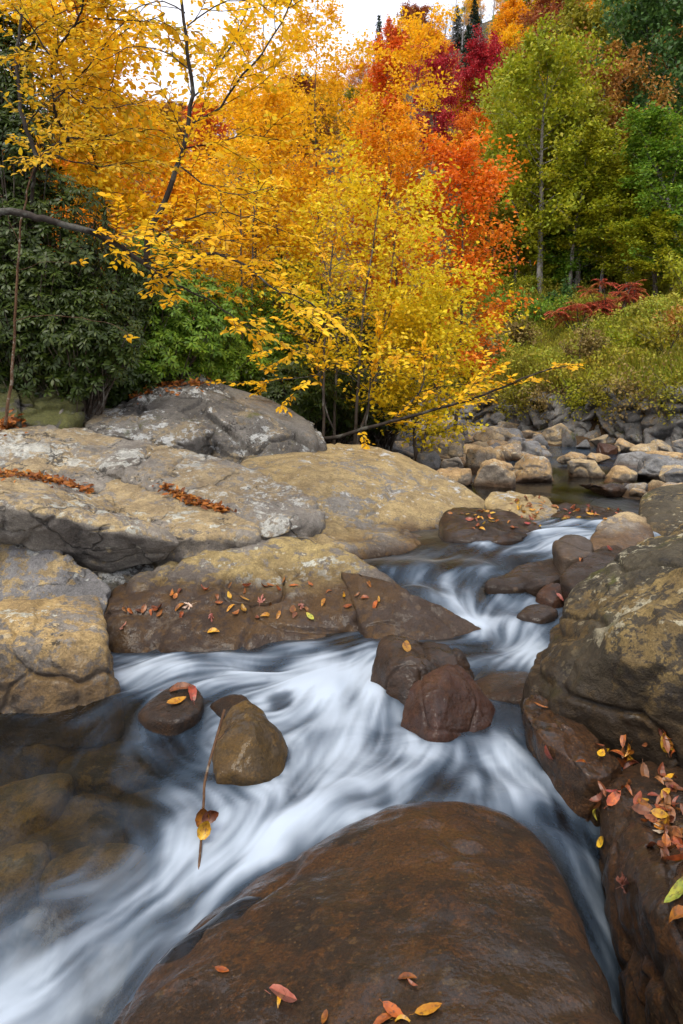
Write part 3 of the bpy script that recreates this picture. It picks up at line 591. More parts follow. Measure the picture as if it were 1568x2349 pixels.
# loose stones filling the bar: one look, told apart by nothing
r = np.random.default_rng(5)
protos = []
for k in range(9):
    V, Fc, c = rock_shape(lump(np.zeros(3), 1, .8, .6, 300 + k), level=4, p=26, amp=.06, freq=1.8, seed=300 + k, chips=5)
    protos.append(mesh('stone', V, Fc, True, [MR[['river', 'river_b', 'river_b', 'river_g'][k % 4]]]))
def loose(px, py, d, s, k, zoff=-.1, group='loose stones on the bar', label='one of the loose stones filling the stony bar upstream', rot=None):
    p = W(px, py, d); o = obj('stone', protos[k % 9]); o.location = (p[0], p[1], p[2] + zoff * s)
    o.scale = (s * r.uniform(.8, 1.3), s * r.uniform(.8, 1.2), s * r.uniform(.7, 1.1)); o.rotation_euler = (r.uniform(-.3, .3), r.uniform(-.3, .3), r.uniform(0, 6.28))
    return tag(o, label, 'stone', group)
k = 0
for d in np.arange(11.5, 24, .62):
    zb = np.interp(d, [11, 14, 18, 24], [.5, .58, .7, .98])
    py = HY + (CZ - zb) / d * F
    x0, x1 = np.interp(d, [11, 14, 24], [930, 900, 900]), np.interp(d, [11, 14, 18, 24], [1130, 1250, 1250, 1010])
    px = x0 + r.uniform(0, 25)
    while px < x1:
        s = r.uniform(.12, .34) * (1 + .02 * d)
        loose(px, py + r.uniform(-3, 4), d + r.uniform(-.2, .2), s, k); k += 1
        px += s / d * F * r.uniform(1.5, 2.3)
for px, py, d, s in [(1500, 1140, 7.6, .12), (1515, 1050, 11.5, .3), (1550, 1056, 11, .25), (1440, 1048, 12.4, .2), (1480, 1032, 13, .3), (1520, 1026, 13.4, .3),
                     (1400, 1030, 13.6, .18), (1440, 1024, 14, .22), (1340, 1018, 15, .2), (1380, 1010, 15.5, .3), (1545, 1130, 7.4, .2), (1462, 1128, 7.9, .1), (1560, 1092, 8.4, .2), (1440, 1086, 9.2, .16)]:
    loose(px, py, d, s, k, group='loose stones along the right shore', label='one of the loose stones along the right shore of the upper pool'); k += 1

# --- dry stone retaining wall across the stream: each stone its own piece
wall = thing('retaining_wall', 'dark dry-stone retaining wall along the far bank', 'wall', (WA[0], WA[1], .5))
wv = (WB_ - WA); WLEN = float(np.hypot(*wv)); wv = wv / WLEN; wn_ = np.array((-wv[1], wv[0])) * -1
wprot = []
for k in range(8):
    V, Fc, c = rock_shape(lump(np.zeros(3), 1, 1, 1, 400 + k, 18), level=4, p=34, amp=.1, freq=1.6, seed=400 + k, chips=6)
    wprot.append(mesh('stone', V, Fc, True, [MR['wall']]))
k = 0
for row in range(5):
    s = -2.2 + r.uniform(0, .3)
    while s < WLEN + .5:
        wd_ = .24 + .42 * r.random() ** 1.4; hh = r.uniform(.24, .44)
        base_z = np.interp(s, [0, WLEN], [.42, .85]); P = WA + wv * (s + wd_ / 2) - wn_ * (.0 - .05 * row) * 1
        zc = base_z + .12 + row * .275 + r.uniform(-.1, .1)
        if zc < np.interp(s, [0, 5, WLEN], [2.0, 1.62, 1.55]) + r.uniform(-.15, .1):
            o = obj('stone', wprot[k % 8], wall)
            o.location = (P[0] + r.uniform(-.06, .06) - WA[0], P[1] + r.uniform(-.06, .06) - WA[1], zc - .5)
            o.scale = (wd_ * .58, .26 + .1 * r.random(), hh * .66); o.rotation_euler = (r.uniform(-.3, .3), r.uniform(-.35, .35), math.atan2(wv[1], wv[0]) + r.uniform(-.2, .2)); k += 1
        s += wd_ * 1.0

# ------------------------------------------------------------------ water
WZ = [(600,1550,0),(700,1650,0),(820,1580,.03),(1100,1700,.0),(1250,1750,0),(500,1760,-.03),(350,1540,.0),(300,1580,-.02),(950,1760,.02),(1200,1820,.02),(1050,1810,.03),(800,1830,.0),(650,1850,-.03),
      (700,1490,.05),(500,1500,.03),(900,1470,.08),(1050,1450,.1),(1150,1500,.06),(1180,1600,.02),(1100,1420,.13),(1030,1395,.2),(1000,1365,.26),(960,1340,.31),(950,1290,.35),(880,1290,.35),(1080,1290,.35),
      (1250,1340,.22),(1280,1380,.15),(1180,1400,.15),(1180,1350,.24),(1220,1270,.35),(1150,1245,.38),(1230,1225,.43),(1300,1215,.46),(1360,1212,.46),(1350,1190,.5),(937,1448,.05),(850,1440,.05),(1010,1457,.07),(1000,1232,.37),(1060,1228,.37),(1150,1228,.38),(1100,1240,.375),
      (1200,1140,.5),(1300,1110,.5),(1100,1120,.5),(1420,1100,.5),(1300,1070,.52),(1380,1040,.55),(1300,1030,.56),(1450,1020,.58),(1200,1020,.58),
      (100,1650,-.06),(200,1800,-.09),(50,1900,-.12),(300,1900,-.1),(0,1700,-.07),(-150,1750,-.08),(420,1880,-.07),(450,2000,-.13),(560,1990,-.1),(250,2150,-.24),(50,2300,-.36),(100,2050,-.18),(-100,2100,-.25),(350,2060,-.18),(420,2150,-.22),
      (250,2300,-.36),(-100,2400,-.42),(1270,1890,.03),(1310,1960,-.06),(1330,2060,-.14),(1390,2150,-.28),(1470,2260,-.42),(1540,2349,-.55),(1380,2280,-.34),(1290,2010,-.02),(1320,2140,-.1),(690,1990,.06),(560,2065,.03),(440,2150,-.02),(360,2230,-.07),(1700,2500,-.7),(200,2600,-.6),(1500,2700,-.9),(800,2600,-.8),
      (1400,1760,.0),(1500,1780,-.05)]
FO = [(700,1530,.85),(820,1560,.95),(600,1520,.65),(400,1515,.72),(320,1550,.8),(480,1560,.62),(780,1640,.9),(760,1720,.98),(640,1800,.85),(850,1780,.85),(950,1700,.75),(900,1640,.7),(1000,1720,.55),(1150,1700,.5),
      (1200,1760,.78),(1280,1790,.85),(1180,1800,.78),(1060,1770,.35),(1000,1800,.25),(1120,1640,.12),(1160,1580,.12),(1050,1690,.35),(700,1880,.8),(600,1960,.78),(520,2000,.6),(400,1970,.5),(380,2080,.62),(200,2150,.62),(100,2250,.75),(40,2320,.8),(150,2320,.7),
      (270,2250,.42),(60,2180,.52),(200,1700,.05),(100,1750,.02),(250,1850,.05),(50,1900,0),(150,1960,.04),(0,1800,0),(0,1680,0),(150,1690,.0),(120,1820,0),(180,1900,.0),(0,2000,0),(260,1960,.1),(320,1820,.06),(240,1640,.05),(300,1760,.1),(350,1880,.16),(60,2060,.08),(160,2080,.22),(300,2060,.38),(560,2080,.2),(420,2160,.22),(330,2260,.1),(430,1780,.42),(500,1830,.42),(560,1850,.55),(370,1690,.3),(300,1650,.12),(180,1640,.04),
      (450,1680,.3),(690,1720,.8),(680,1640,.7),(560,1600,.55),(1050,1400,.85),(1000,1370,.55),(1100,1425,.98),(1150,1460,.75),(1190,1500,.75),(1110,1485,.35),(1000,1465,.25),(1210,1355,.35),(1290,1335,.55),(1080,1345,.35),(950,1330,.3),(930,1365,.4),(1000,1290,.12),(880,1290,.06),(1150,1290,.08),(1180,1400,.3),(1230,1430,.5),
      (1200,1240,.72),(1280,1215,.8),(1340,1212,.6),(1130,1248,.55),(1050,1262,.12),(1000,1240,.03),(920,1250,.0),(1200,1140,0),(1300,1110,0),(1400,1130,0),(1280,1062,.5),(1290,1028,.45),(1200,1090,0),(1380,1060,.25),(1420,1100,.0),
      (1300,1900,.25),(1340,2000,.4),(1380,2080,.4),(1480,2200,.45),(1520,2300,.6),(1430,2260,.42),(1350,2260,.2),(1285,2010,.14),(1300,2100,.12),(700,1985,.3),(600,2040,.22),(480,2130,.12),(380,2220,.12),(1560,2349,.3),(600,1475,.22),(800,1468,.3),(900,1452,.12),(350,1480,.3),(450,1500,.3),(1330,1150,0),(1290,1180,0)]
STREAMS = [
 [(1360,1212),(1250,1222),(1160,1245),(1080,1290),(1000,1335),(1020,1380),(1080,1420),(1140,1460)],
 [(1300,1340),(1220,1360),(1150,1400),(1110,1430),(1040,1460),(900,1490)],
 [(1180,1490),(1050,1475),(850,1488),(700,1515),(550,1520),(400,1522),(300,1575)],
 [(860,1500),(810,1570),(780,1650),(740,1750),(660,1820),(560,1950),(450,2030),(250,2150),(50,2290)],
 [(1210,1480),(1160,1530),(1140,1600),(1150,1680),(1230,1760),(1320,1840),(1310,1920),(1350,2060),(1450,2200),(1550,2330)],
 [(960,1640),(1010,1700),(960,1780),(820,1830),(690,1900),(560,2030),(350,2150),(150,2330)],
 [(330,1640),(340,1720),(430,1770),(560,1800),(640,1820)],
 [(280,1590),(190,1630),(90,1690),(30,1800),(40,1950)],
 [(130,1900),(280,1860),(390,1900),(380,2000),(200,2080),(30,2140)],
 [(700,1600),(640,1660),(560,1640)],
]
wx = np.concatenate([np.linspace(-9, -2.3, 30)[:-1], np.arange(-2.3, 2.6, .0145), np.linspace(2.6, 14, 60)[1:]])
wy = np.concatenate([np.linspace(.3, 1.4, 20)[:-1], np.arange(1.4, 7.6, .0145), np.linspace(7.6, 24, 160)[1:]])
gx, gy = np.meshgrid(wx, wy); ny, nx = gx.shape
zc = np.array([[*G(*p)[:2], p[2]] for p in WZ])
def shepard(C, vals, X, Y, power=3., soft=.05):
    num = np.zeros(X.shape + vals.shape[1:]); den = np.zeros(X.shape)
    for c, v in zip(C, vals):
        wgt = 1 / (((X - c[0]) ** 2 + (Y - c[1]) ** 2) + soft ** 2) ** (power / 2)
        num += wgt[..., None] * v if vals.ndim > 1 else wgt * v; den += wgt
    return num / (den[..., None] if vals.ndim > 1 else den)
# coarse fields on a light grid, then spread to the fine one
cx_, cy_ = np.linspace(-9, 14, 470), np.linspace(.3, 24, 480)
def bilin(fld, X, Y):
    u = np.clip((X + 9) / 23 * 469, 0, 468.999); v = np.clip((Y - .3) / 23.7 * 479, 0, 478.999)
    i, j = u.astype(int), v.astype(int); fu, fv = u - i, v - j
    if fld.ndim == 3: fu, fv = fu[..., None], fv[..., None]
    return fld[j, i] * (1 - fu) * (1 - fv) + fld[j, i + 1] * fu * (1 - fv) + fld[j + 1, i] * (1 - fu) * fv + fld[j + 1, i + 1] * fu * fv
CXg, CYg = np.meshgrid(cx_, cy_)
zf = shepard(zc[:, :2], zc[:, 2], CXg, CYg, 3.2, .08)
def zat(px, py):
    z = 0.
    for _ in range(12):
        p = G(px, py, z); z = float(bilin(zf, np.array([p[0]]), np.array([p[1]]))[0]) * .6 + z * .4
    return G(px, py, z)
fc = np.array([zat(p[0], p[1])[:2] for p in FO]); fv_ = np.array([p[2] for p in FO], float)
foam0 = shepard(fc, fv_, CXg, CYg, 3.4, .05)
sc_, sv_ = [], []
for line in STREAMS:
    q = np.array([zat(*p)[:2] for p in line])
    for a_, b_ in zip(q[:-1], q[1:]):
        t = (b_ - a_) / np.hypot(*(b_ - a_))
        for f_ in (.1, .5, .9): sc_.append(a_ + (b_ - a_) * f_); sv_.append(t)
flow = shepard(np.array(sc_), np.array(sv_), CXg, CYg, 3., .08)
flow /= np.linalg.norm(flow, axis=2)[..., None] + 1e-6
Zf = bilin(zf, gx, gy); Ff = bilin(foam0, gx, gy)
# silk: noise smeared along the current (line integral convolution on the fine part of the grid)
def lic(cell, steps, seed):
    out = np.zeros(gx.shape); wsum = 0
    sgn = np.random.default_rng(seed).uniform(0, 40, 3)
    for s_ in (1, -1):
        X, Y = gx.copy(), gy.copy()
        for k in range(steps):
            wgt = .5 + .5 * math.cos(math.pi * k / steps)
            if k or s_ > 0:
                P = np.stack([X.ravel() / cell + sgn[0], Y.ravel() / cell + sgn[1], np.full(X.size, sgn[2])], 1)
                out += wgt * vnoise(P).reshape(X.shape); wsum += wgt
            fl = bilin(flow, X, Y); X = X + s_ * fl[..., 0] * .022; Y = Y + s_ * fl[..., 1] * .022
    out /= wsum
    return (out - out.mean()) / out.std()
L1, L2 = lic(.045, 11, 1), lic(.12, 8, 2)
L3 = lic(.022, 8, 3)
wq = np.stack([gx.ravel() * 3.2, gy.ravel() * 3.2, gx.ravel() * 0 + 9], 1); wq[:, :2] += 1.1 * np.stack([fbm(wq * .9 + 4, 2), fbm(wq * .9 + 21, 2)], 1)
L4 = fbm(wq, 4, .55).reshape(gx.shape) * 1.7
far = sstep(gy, 7., 8.)
loc = np.clip(Ff * 1.6, 0, 1)
foam = np.clip(Ff * .92 + (L2 * .17 + L1 * .13 + L3 * .075 + L4 * .12) * (.1 + 1.15 * Ff * (1.2 - Ff)) * 1.2 - .05, 0, 1) * (1 - .6 * far)
Zw = Zf + (.006 * L2 + .001 * L1) * loc * (1 - far) + .002 * L2 * (1 - far)
# thin water over rock is clear: foam fades where a boulder lies just under the surface
VV = np.concatenate([v for v, _ in ROCKS]); off = np.cumsum([0] + [len(v) for v, _ in ROCKS]); FF = np.concatenate([f + o for (_, f), o in zip(ROCKS, off)])
bvh = BVHTree.FromPolygons(VV.tolist(), FF.tolist(), all_triangles=True)
fl_ = foam.ravel(); zl = Zw.ravel(); xl_, yl = gx.ravel(), gy.ravel(); dn = Vector((0, 0, -1)); keep = np.ones(len(fl_))
step_ = np.zeros(gx.shape, bool); step_[::2, ::2] = True
for i in np.nonzero((fl_ > .03) & (yl < 7.5) & (np.abs(xl_) < 2.5) & step_.ravel())[0]:
    h_ = bvh.ray_cast(Vector((xl_[i], yl[i], zl[i] + .02)), dn, .22)
    if h_[0] is not None:
        keep[i] = (h_[3] - .02) / .17
keep = np.clip(keep, 0, 1).reshape(gx.shape)
keep[1::2, :] = keep[0:-1:2, :][:keep[1::2, :].shape[0]]; keep[:, 1::2] = keep[:, 0:-1:2][:, :keep[:, 1::2].shape[1]]
for _ in range(3):
    keep[1:-1, 1:-1] = (keep[1:-1, 1:-1] * 2 + keep[:-2, 1:-1] + keep[2:, 1:-1] + keep[1:-1, :-2] + keep[1:-1, 2:]) / 6
foam = foam * (.22 + .78 * keep ** .8)
wm = mesh('stream', np.stack([gx.ravel(), gy.ravel(), Zw.ravel()], 1), grid_faces(ny, nx), True)
at = wm.attributes.new('foam', 'FLOAT', 'POINT'); at.data.foreach_set('value', foam.ravel().astype(np.float32))
b = NB('stream_water')
fa = b.n('Attribute', attribute_name='foam').outputs['Fac']
rip = b.math('ADD', b.noise(7, 3, .5, stretch=((1, .5, 1), (0, 0, .5))), b.math('MULTIPLY', b.noise(26, 3, .5), .3))
nrm = b.bump(rip, .35, .03)
gl = b.n('BsdfGlossy'); gl.inputs['Color'].default_value = (.9, .95, 1, 1); sz_w = b.n('SeparateXYZ'); b.l(b.pos(), sz_w.inputs[0]); b.put(gl.inputs['Roughness'], b.rng(sz_w.outputs[2], .42, .5, .32, .09)); b.l(nrm, gl.inputs['Normal'])
tr = b.n('BsdfTransparent'); tr.inputs['Color'].default_value = (.42, .39, .27, 1)
fr = b.n('Fresnel'); fr.inputs['IOR'].default_value = 1.33; b.l(nrm, fr.inputs['Normal'])
wsh = b.n('MixShader'); b.put(wsh.inputs[0], b.math('MULTIPLY', fr.outputs[0], .85)); b.l(tr.outputs[0], wsh.inputs[1]); b.l(gl.outputs[0], wsh.inputs[2])
fcol = b.mix(b.rng(fa, .1, .85), (.12, .19, .29), (.53, .61, .71))  # thin foam blue-grey: shadow tint and sky tinge put into the colour
fd = b.n('BsdfDiffuse'); b.l(fcol, fd.inputs[0]); ft = b.n('BsdfTranslucent'); b.l(fcol, ft.inputs[0])
fm = b.n('MixShader'); fm.inputs[0].default_value = .25; b.l(fd.outputs[0], fm.inputs[1]); b.l(ft.outputs[0], fm.inputs[2])
ms = b.n('MixShader'); b.put(ms.inputs[0], b.rng(fa, .0, .95, 0, .97, False)); b.l(wsh.outputs[0], ms.inputs[1]); b.l(fm.outputs[0], ms.inputs[2])
wm.materials.append(b.done(ms.outputs[0]))
water = tag(obj('stream', wm), kind='structure')

# stream bed stones tint comes from the bed itself
bx, by = np.meshgrid(np.linspace(-3.2, 4.5, 160), np.linspace(.4, 9, 180))
bz = bilin(zf, bx, by) - .3 + .1 * fbm(np.stack([bx.ravel() * 2.5, by.ravel() * 2.5, bx.ravel() * 0], 1), 4).reshape(bx.shape)
bz = np.minimum(bz, bilin(zf, bx, by) - .1)
bed = tag(obj('stream_bed', mesh('stream_bed', np.stack([bx.ravel(), by.ravel(), bz.ravel()], 1), grid_faces(*bx.shape), True, [MR['bed']])), kind='structure')
#@@FOLIAGE
# ------------------------------------------------------------------ foliage builders
LEAF_HI = (np.array([(0, 0, 0), (.28, .28, .06), (.28, -.28, .06), (.62, .25, .05), (.62, -.25, .05), (.5, 0, -.02), (1, 0, -.08)]),
           np.array([(0, 5, 1), (1, 5, 3), (3, 5, 6), (0, 2, 5), (2, 4, 5), (4, 6, 5)]))
LEAF_LO = (np.array([(0, 0, 0), (.45, .32, .08), (1, 0, -.05), (.45, -.32, .08)]), np.array([(0, 2, 1), (0, 3, 2)]))
LEAF_RHO = (np.array([(0, 0, 0), (.35, .15, .03), (.35, -.15, .03), (.75, .14, -.03), (.75, -.14, -.03), (1, 0, -.14)]),
            np.array([(0, 2, 1), (1, 2, 4), (1, 4, 3), (3, 4, 5)]))
def leaves_mesh(name, P, D, N, S, mats, tpl=LEAF_LO, width=1.):
    """leaves at P, pointing along D, faces towards N, length S"""
    P, D, N, S = (np.asarray(q, float) for q in (P, D, N, S))
    D = D / (np.linalg.norm(D, axis=1)[:, None] + 1e-9)
    B = np.cross(N, D); B /= np.linalg.norm(B, axis=1)[:, None] + 1e-9; U = np.cross(D, B)
    T, Fc = tpl; T = T * np.array((1, width, 1))
    V = P[:, None] + S[:, None, None] * (T[None, :, 0, None] * D[:, None] + T[None, :, 1, None] * B[:, None] + T[None, :, 2, None] * U[:, None])
    FF = Fc[None] + (np.arange(len(P)) * len(T))[:, None, None]
    return mesh(name, V.reshape(-1, 3), FF.reshape(-1, 3), False, mats)
def tubes_mesh(name, lines, mats, sides=None):
    VV, FF, n0 = [], [], 0
    for P, R in lines:
        P = np.asarray(P, float); R = np.asarray(R, float); n = len(P)
        k = sides or (8 if R[0] > .05 else 5 if R[0] > .012 else 3)
        T = np.gradient(P, axis=0); T /= np.linalg.norm(T, axis=1)[:, None] + 1e-9
        ref = np.array((.3, .9, .31)) if abs(T[0, 2]) > .6 else np.array((.1, .2, .97))
        A = np.cross(T, ref); A /= np.linalg.norm(A, axis=1)[:, None] + 1e-9; Bn = np.cross(T, A)
        th = np.arange(k) / k * 2 * math.pi
        V = P[:, None] + R[:, None, None] * (np.cos(th)[None, :, None] * A[:, None] + np.sin(th)[None, :, None] * Bn[:, None])
        VV.append(V.reshape(-1, 3))
        i = np.arange(n * k).reshape(n, k); j = np.roll(i, -1, 1)
        FF.append(np.stack([i[:-1].ravel(), j[:-1].ravel(), j[1:].ravel(), i[1:].ravel()], 1) + n0); n0 += n * k
    return mesh(name, np.concatenate(VV), np.concatenate(FF), True, mats)
def smooth_line(P, n):
    """Catmull-Rom through control points"""
    P = np.asarray(P, float); Q = np.vstack([2 * P[0] - P[1], P, 2 * P[-1] - P[-2]])
    t = np.linspace(0, len(P) - 1 - 1e-6, n); i = t.astype(int); f = (t - i)[:, None]
    p0, p1, p2, p3 = Q[i], Q[i + 1], Q[i + 2], Q[i + 3]
    return .5 * (2 * p1 + (p2 - p0) * f + (2 * p0 - 5 * p1 + 4 * p2 - p3) * f ** 2 + (3 * p1 - p0 - 3 * p2 + p3) * f ** 3)
def wander(r, p, d, L, n, up=0., wob=.15):
    d = np.array(d, float); d /= np.linalg.norm(d); P = [np.array(p, float)]; st = L / (n - 1)
    for k in range(n - 1):
        d = d + r.normal(0, wob, 3); d[2] += up; d /= np.linalg.norm(d); P.append(P[-1] + d * st)
    return np.array(P)
def unit(v): return v / (np.linalg.norm(v) + 1e-9)

def broadleaf(r, H, spread, cb=.3, nb=28, nsub=8, per=34, leaf=.2, tr=None, droop=0., scatter=.16, stems=1, upward=.5, flat=0., top=.25, lean=(0, 0)):
    """a tree standing at the origin: (wood lines, leaf arrays)"""
    tr = tr or H * .016; wood = []; LP, LD, LN, LS = [], [], [], []
    for st in range(stems):
        base = np.zeros(3) if stems == 1 else np.array((r.normal(0, .15), r.normal(0, .15), 0))
        trunk = wander(r, base, (r.normal(0, .05 * stems) + lean[0], r.normal(0, .05 * stems) + lean[1], 1), H * r.uniform(.88, 1.), 14, .03, .045)
        rad = tr * (1 - np.linspace(0, 1, 14) ** 1.3 * .9); wood.append((trunk, rad))
        for k in range(nb // stems):
            t = cb + (1 - cb) * ((k + r.uniform(0, 1)) / (nb // stems)) ** .9
            i = min(int(t * 13), 12); p = trunk[i] * (1 - (t * 13 - i)) + trunk[i + 1] * (t * 13 - i)
            az = k * 2.4 + r.uniform(-.5, .5)
            u = (t - cb) / (1 - cb)
            prof = (math.sin(math.pi * min(1, .18 + .75 * u)) ** .8) * (1 - u) ** .12 + top * u
            L = spread * prof * r.uniform(.7, 1.15)
            el = upward * (.4 + .8 * u) + r.uniform(-.2, .25)
            d = (math.cos(az) * math.cos(el), math.sin(az) * math.cos(el), math.sin(el))
            br = wander(r, p, d, L, 8, .05 - droop, .1); r0 = max(rad[i] * .3, tr * .1)
            wood.append((br, r0 * (1 - np.linspace(0, .85, 8))))
            for q in range(nsub):
                tq = r.uniform(.08, 1) ** .8; j = min(int(tq * 7), 6); pp = br[j] * (1 - (tq * 7 - j)) + br[j + 1] * (tq * 7 - j)
                dd = unit(unit(br[j + 1] - br[j]) * .6 + r.normal(0, .75, 3) * np.array((1, 1, .6)))
                ls = L * r.uniform(.16, .38) + .1
                tw = wander(r, pp, dd, ls, 5, .02 - droop * 1.5, .16)
                wood.append((tw, np.maximum(r0 * .3 * (1 - np.linspace(0, .8, 5)), tr * .02)))
                m = max(3, int(per * r.uniform(.6, 1.3)))
                tt = r.uniform(.15, 1.05, m) * 4; jj = np.clip(tt.astype(int), 0, 3); ff = (tt - jj)[:, None]
                pos = tw[jj] * (1 - ff) + tw[jj + 1] * ff + r.normal(0, scatter * ls + leaf * .35, (m, 3)) * np.array((1, 1, 1 - flat))
                out = unit(np.array((pp[0] - p[0], pp[1] - p[1], .15 * L)))
                LP.append(pos); LD.append(r.normal(0, 1, (m, 3)) * np.array((1, 1, .6)) + out * .5 + np.array((0, 0, -.35)))
                LN.append(r.normal(0, 1, (m, 3)) * .75 + np.array((0, 0, 1.)) + out * .3); LS.append(leaf * r.uniform(.65, 1.25, m))
    return wood, (np.concatenate(LP), np.concatenate(LD), np.concatenate(LN), np.concatenate(LS))

def conifer(r, H, spread, n=26, leaf=.25):
    wood = [(np.array([(0, 0, z) for z in np.linspace(0, H, 6)]), np.linspace(H * .014, .01, 6))]
    LP, LD, LN, LS = [], [], [], []
    for k in range(n):
        u = k / n; z = H * (.1 + .9 * u); L = spread * (1 - u) ** .85 * r.uniform(.8, 1.1) + .1
        nbz = 7 if u < .7 else 5
        for q in range(nbz):
            az = q / nbz * 6.28 + k * 1.1 + r.uniform(-.3, .3); Lq = L * r.uniform(.7, 1.1)
            d = np.array((math.cos(az), math.sin(az), r.uniform(-.35, .05)))
            br = wander(r, (0, 0, z), d, Lq, 5, .04, .06); wood.append((br, np.linspace(.02, .006, 5)))
            m = int(8 + 26 * Lq); t = r.uniform(.1, 1, m) * 3.99; j = t.astype(int); f_ = (t - j)[:, None]
            LP.append(br[j] * (1 - f_) + br[j + 1] * f_ + r.normal(0, .05, (m, 3)))
            LD.append(unit(d)[None] * .7 + r.normal(0, .6, (m, 3)) + np.array((0, 0, -.35))); LN.append(r.normal(0, .5, (m, 3)) + np.array((0, 0, 1))); LS.append(leaf * r.uniform(.7, 1.3, m))
    return wood, tuple(np.concatenate(q) for q in (LP, LD, LN, LS))

# leaf colours
def LM(name, a, b_, c, **kw): return leaf_mat('leaves_' + name, (a, b_, c), **kw)
ML = {
 'beech': LM('beech_gold', (.82, .38, .012), (.92, .54, .015), (.8, .62, .03), trans=.46, var=.6),
 'beech_yellow': LM('beech_yellow', (.7, .33, .012), (.74, .45, .02), (.5, .45, .035), trans=.42, var=.55),
 'gold': LM('gold', (.84, .4, .012), (.92, .53, .015), (.86, .62, .03), trans=.46),
 'gold_orange': LM('gold_orange', (.78, .26, .012), (.85, .38, .014), (.85, .48, .016), trans=.42),
 'yellow': LM('yellow', (.75, .47, .012), (.84, .62, .02), (.62, .6, .03), trans=.44),
 'orange': LM('orange', (.7, .12, .012), (.8, .22, .014), (.8, .34, .016), trans=.4),
 'red_orange': LM('red_orange', (.6, .06, .014), (.72, .14, .016), (.74, .28, .02), trans=.36),
 'crimson': LM('crimson', (.28, .012, .02), (.46, .02, .03), (.5, .05, .03), trans=.3),
 'rust': LM('rust', (.22, .05, .02), (.36, .1, .03), (.42, .17, .04), trans=.25),
 'brown_orange': LM('brown_orange', (.28, .1, .02), (.4, .18, .03), (.36, .24, .04), trans=.25),
 'olive': LM('olive', (.15, .17, .015), (.3, .27, .02), (.45, .34, .025), trans=.34),
 'yellow_green': LM('yellow_green', (.17, .24, .012), (.33, .35, .016), (.54, .43, .02), trans=.38),
 'green': LM('green', (.07, .17, .015), (.15, .27, .02), (.3, .35, .025), trans=.36),
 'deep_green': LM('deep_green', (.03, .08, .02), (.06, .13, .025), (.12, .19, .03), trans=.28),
 'spruce': LM('spruce', (.012, .03, .016), (.022, .045, .022), (.035, .06, .03), trans=.1),
 'rhodo': LM('rhododendron', (.02, .036, .005), (.038, .062, .008), (.085, .105, .012), trans=.18, rough=.42, spec=.3),
 'rhodo_light': LM('rhododendron_light', (.06, .14, .012), (.12, .22, .016), (.24, .33, .022), trans=.25, rough=.45, spec=.3),
 'sumac': LM('sumac', (.42, .04, .035), (.5, .1, .05), (.34, .26, .04), trans=.3, var=.35, nscale=2.),
 'meadow': LM('meadow', (.3, .24, .05), (.42, .38, .045), (.25, .37, .03), trans=.35, nscale=.3),
 'meadow_weed': LM('meadow_weed', (.13, .26, .02), (.4, .38, .03), (.36, .2, .03), trans=.35, nscale=.35),
 'meadow_dry': LM('meadow_dry', (.16, .1, .04), (.26, .18, .05), (.28, .24, .05), trans=.25),
}
def make_tree(name, label, cat, group, loc, wood, lv, bark, leafm, tpl=LEAF_LO, width=1., rz=0., scale=1.):
    t = thing(name, label, cat, loc, group)
    obj('trunk', tubes_mesh('trunk', wood, [MB[bark]]), t)
    if lv is not None: obj('crown', leaves_mesh('crown', *lv, [ML[leafm]], tpl, width), t)
    t.rotation_euler = (0, 0, rz); t.scale = (scale,) * 3 if not isinstance(scale, tuple) else scale
    return t

# ------------------------------------------------------------------ hillside forest: a few kinds, copied one by one
r = np.random.default_rng(21)
KINDS = []
for spec in [dict(H=12, spread=3.6, cb=.22, nb=40, nsub=5, per=84, leaf=.23, scatter=.17), dict(H=12, spread=3.0, cb=.2, nb=42, nsub=5, per=76, leaf=.22, scatter=.17),
             dict(H=12, spread=4.2, cb=.26, nb=36, nsub=6, per=82, leaf=.23, upward=.35, scatter=.17), dict(H=12, spread=2.6, cb=.16, nb=44, nsub=5, per=70, leaf=.21, upward=.7, scatter=.17)]:
    wd_, lv = broadleaf(r, **spec)
    KINDS.append((tubes_mesh('trunk', wd_, [MB['grey']]), leaves_mesh('crown', *lv, [ML['olive']])))
r4 = np.random.default_rng(77); wd_, lv = broadleaf(r4, 12, 2.4, cb=.36, nb=30, nsub=6, per=70, leaf=.22, scatter=.18, tr=.13); SLIM = (tubes_mesh('trunk', wd_, [MB['grey']]), leaves_mesh('crown', *lv, [ML['olive']]))
wd_, lv = conifer(r, 12, 2.2); SPRUCE = (tubes_mesh('trunk', wd_, [MB['brown']], 4), leaves_mesh('crown', *lv, [ML['spruce']]))
wd_, lv = broadleaf(r, 12, 2.6, cb=.3, nb=26, nsub=9, per=3, leaf=.2, upward=.9); BARE = (tubes_mesh('trunk', wd_, [MB['grey']], 4), None)
def plant_tree(kind, x, y, s, leafm, label, group, bark='grey', sx=1., z=None, name='forest_tree', rz=None):
    z = float(terrain(np.array([x]), np.array([y]))[0]) - .2 if z is None else z
    t = thing(name, label, 'tree', (x, y, z), group); t.scale = (s * sx, s * sx, s); t.rotation_euler = (0, 0, r.uniform(0, 6.28) if rz is None else rz)
    o = obj('trunk', kind[0], t); o.material_slots[0].link = 'OBJECT'; o.material_slots[0].material = MB[bark]
    if kind[1]:
        o = obj('crown', kind[1], t); o.material_slots[0].link = 'OBJECT'; o.material_slots[0].material = ML[leafm]
    return t
def plant_top(kind, x, y, zt, smin, smax, leafm, lab, group, bark='grey', wide=None, name='forest_tree'):
    g = float(terrain(np.array([x]), np.array([y]))[0]) - .2; s = min(max((zt - g) / 12, smin), smax)
    return plant_tree(kind, x, y, s, leafm, lab, group, bark, sx=1. if wide is None else min(1.6, max(.6, wide / s)), z=g, name=name)
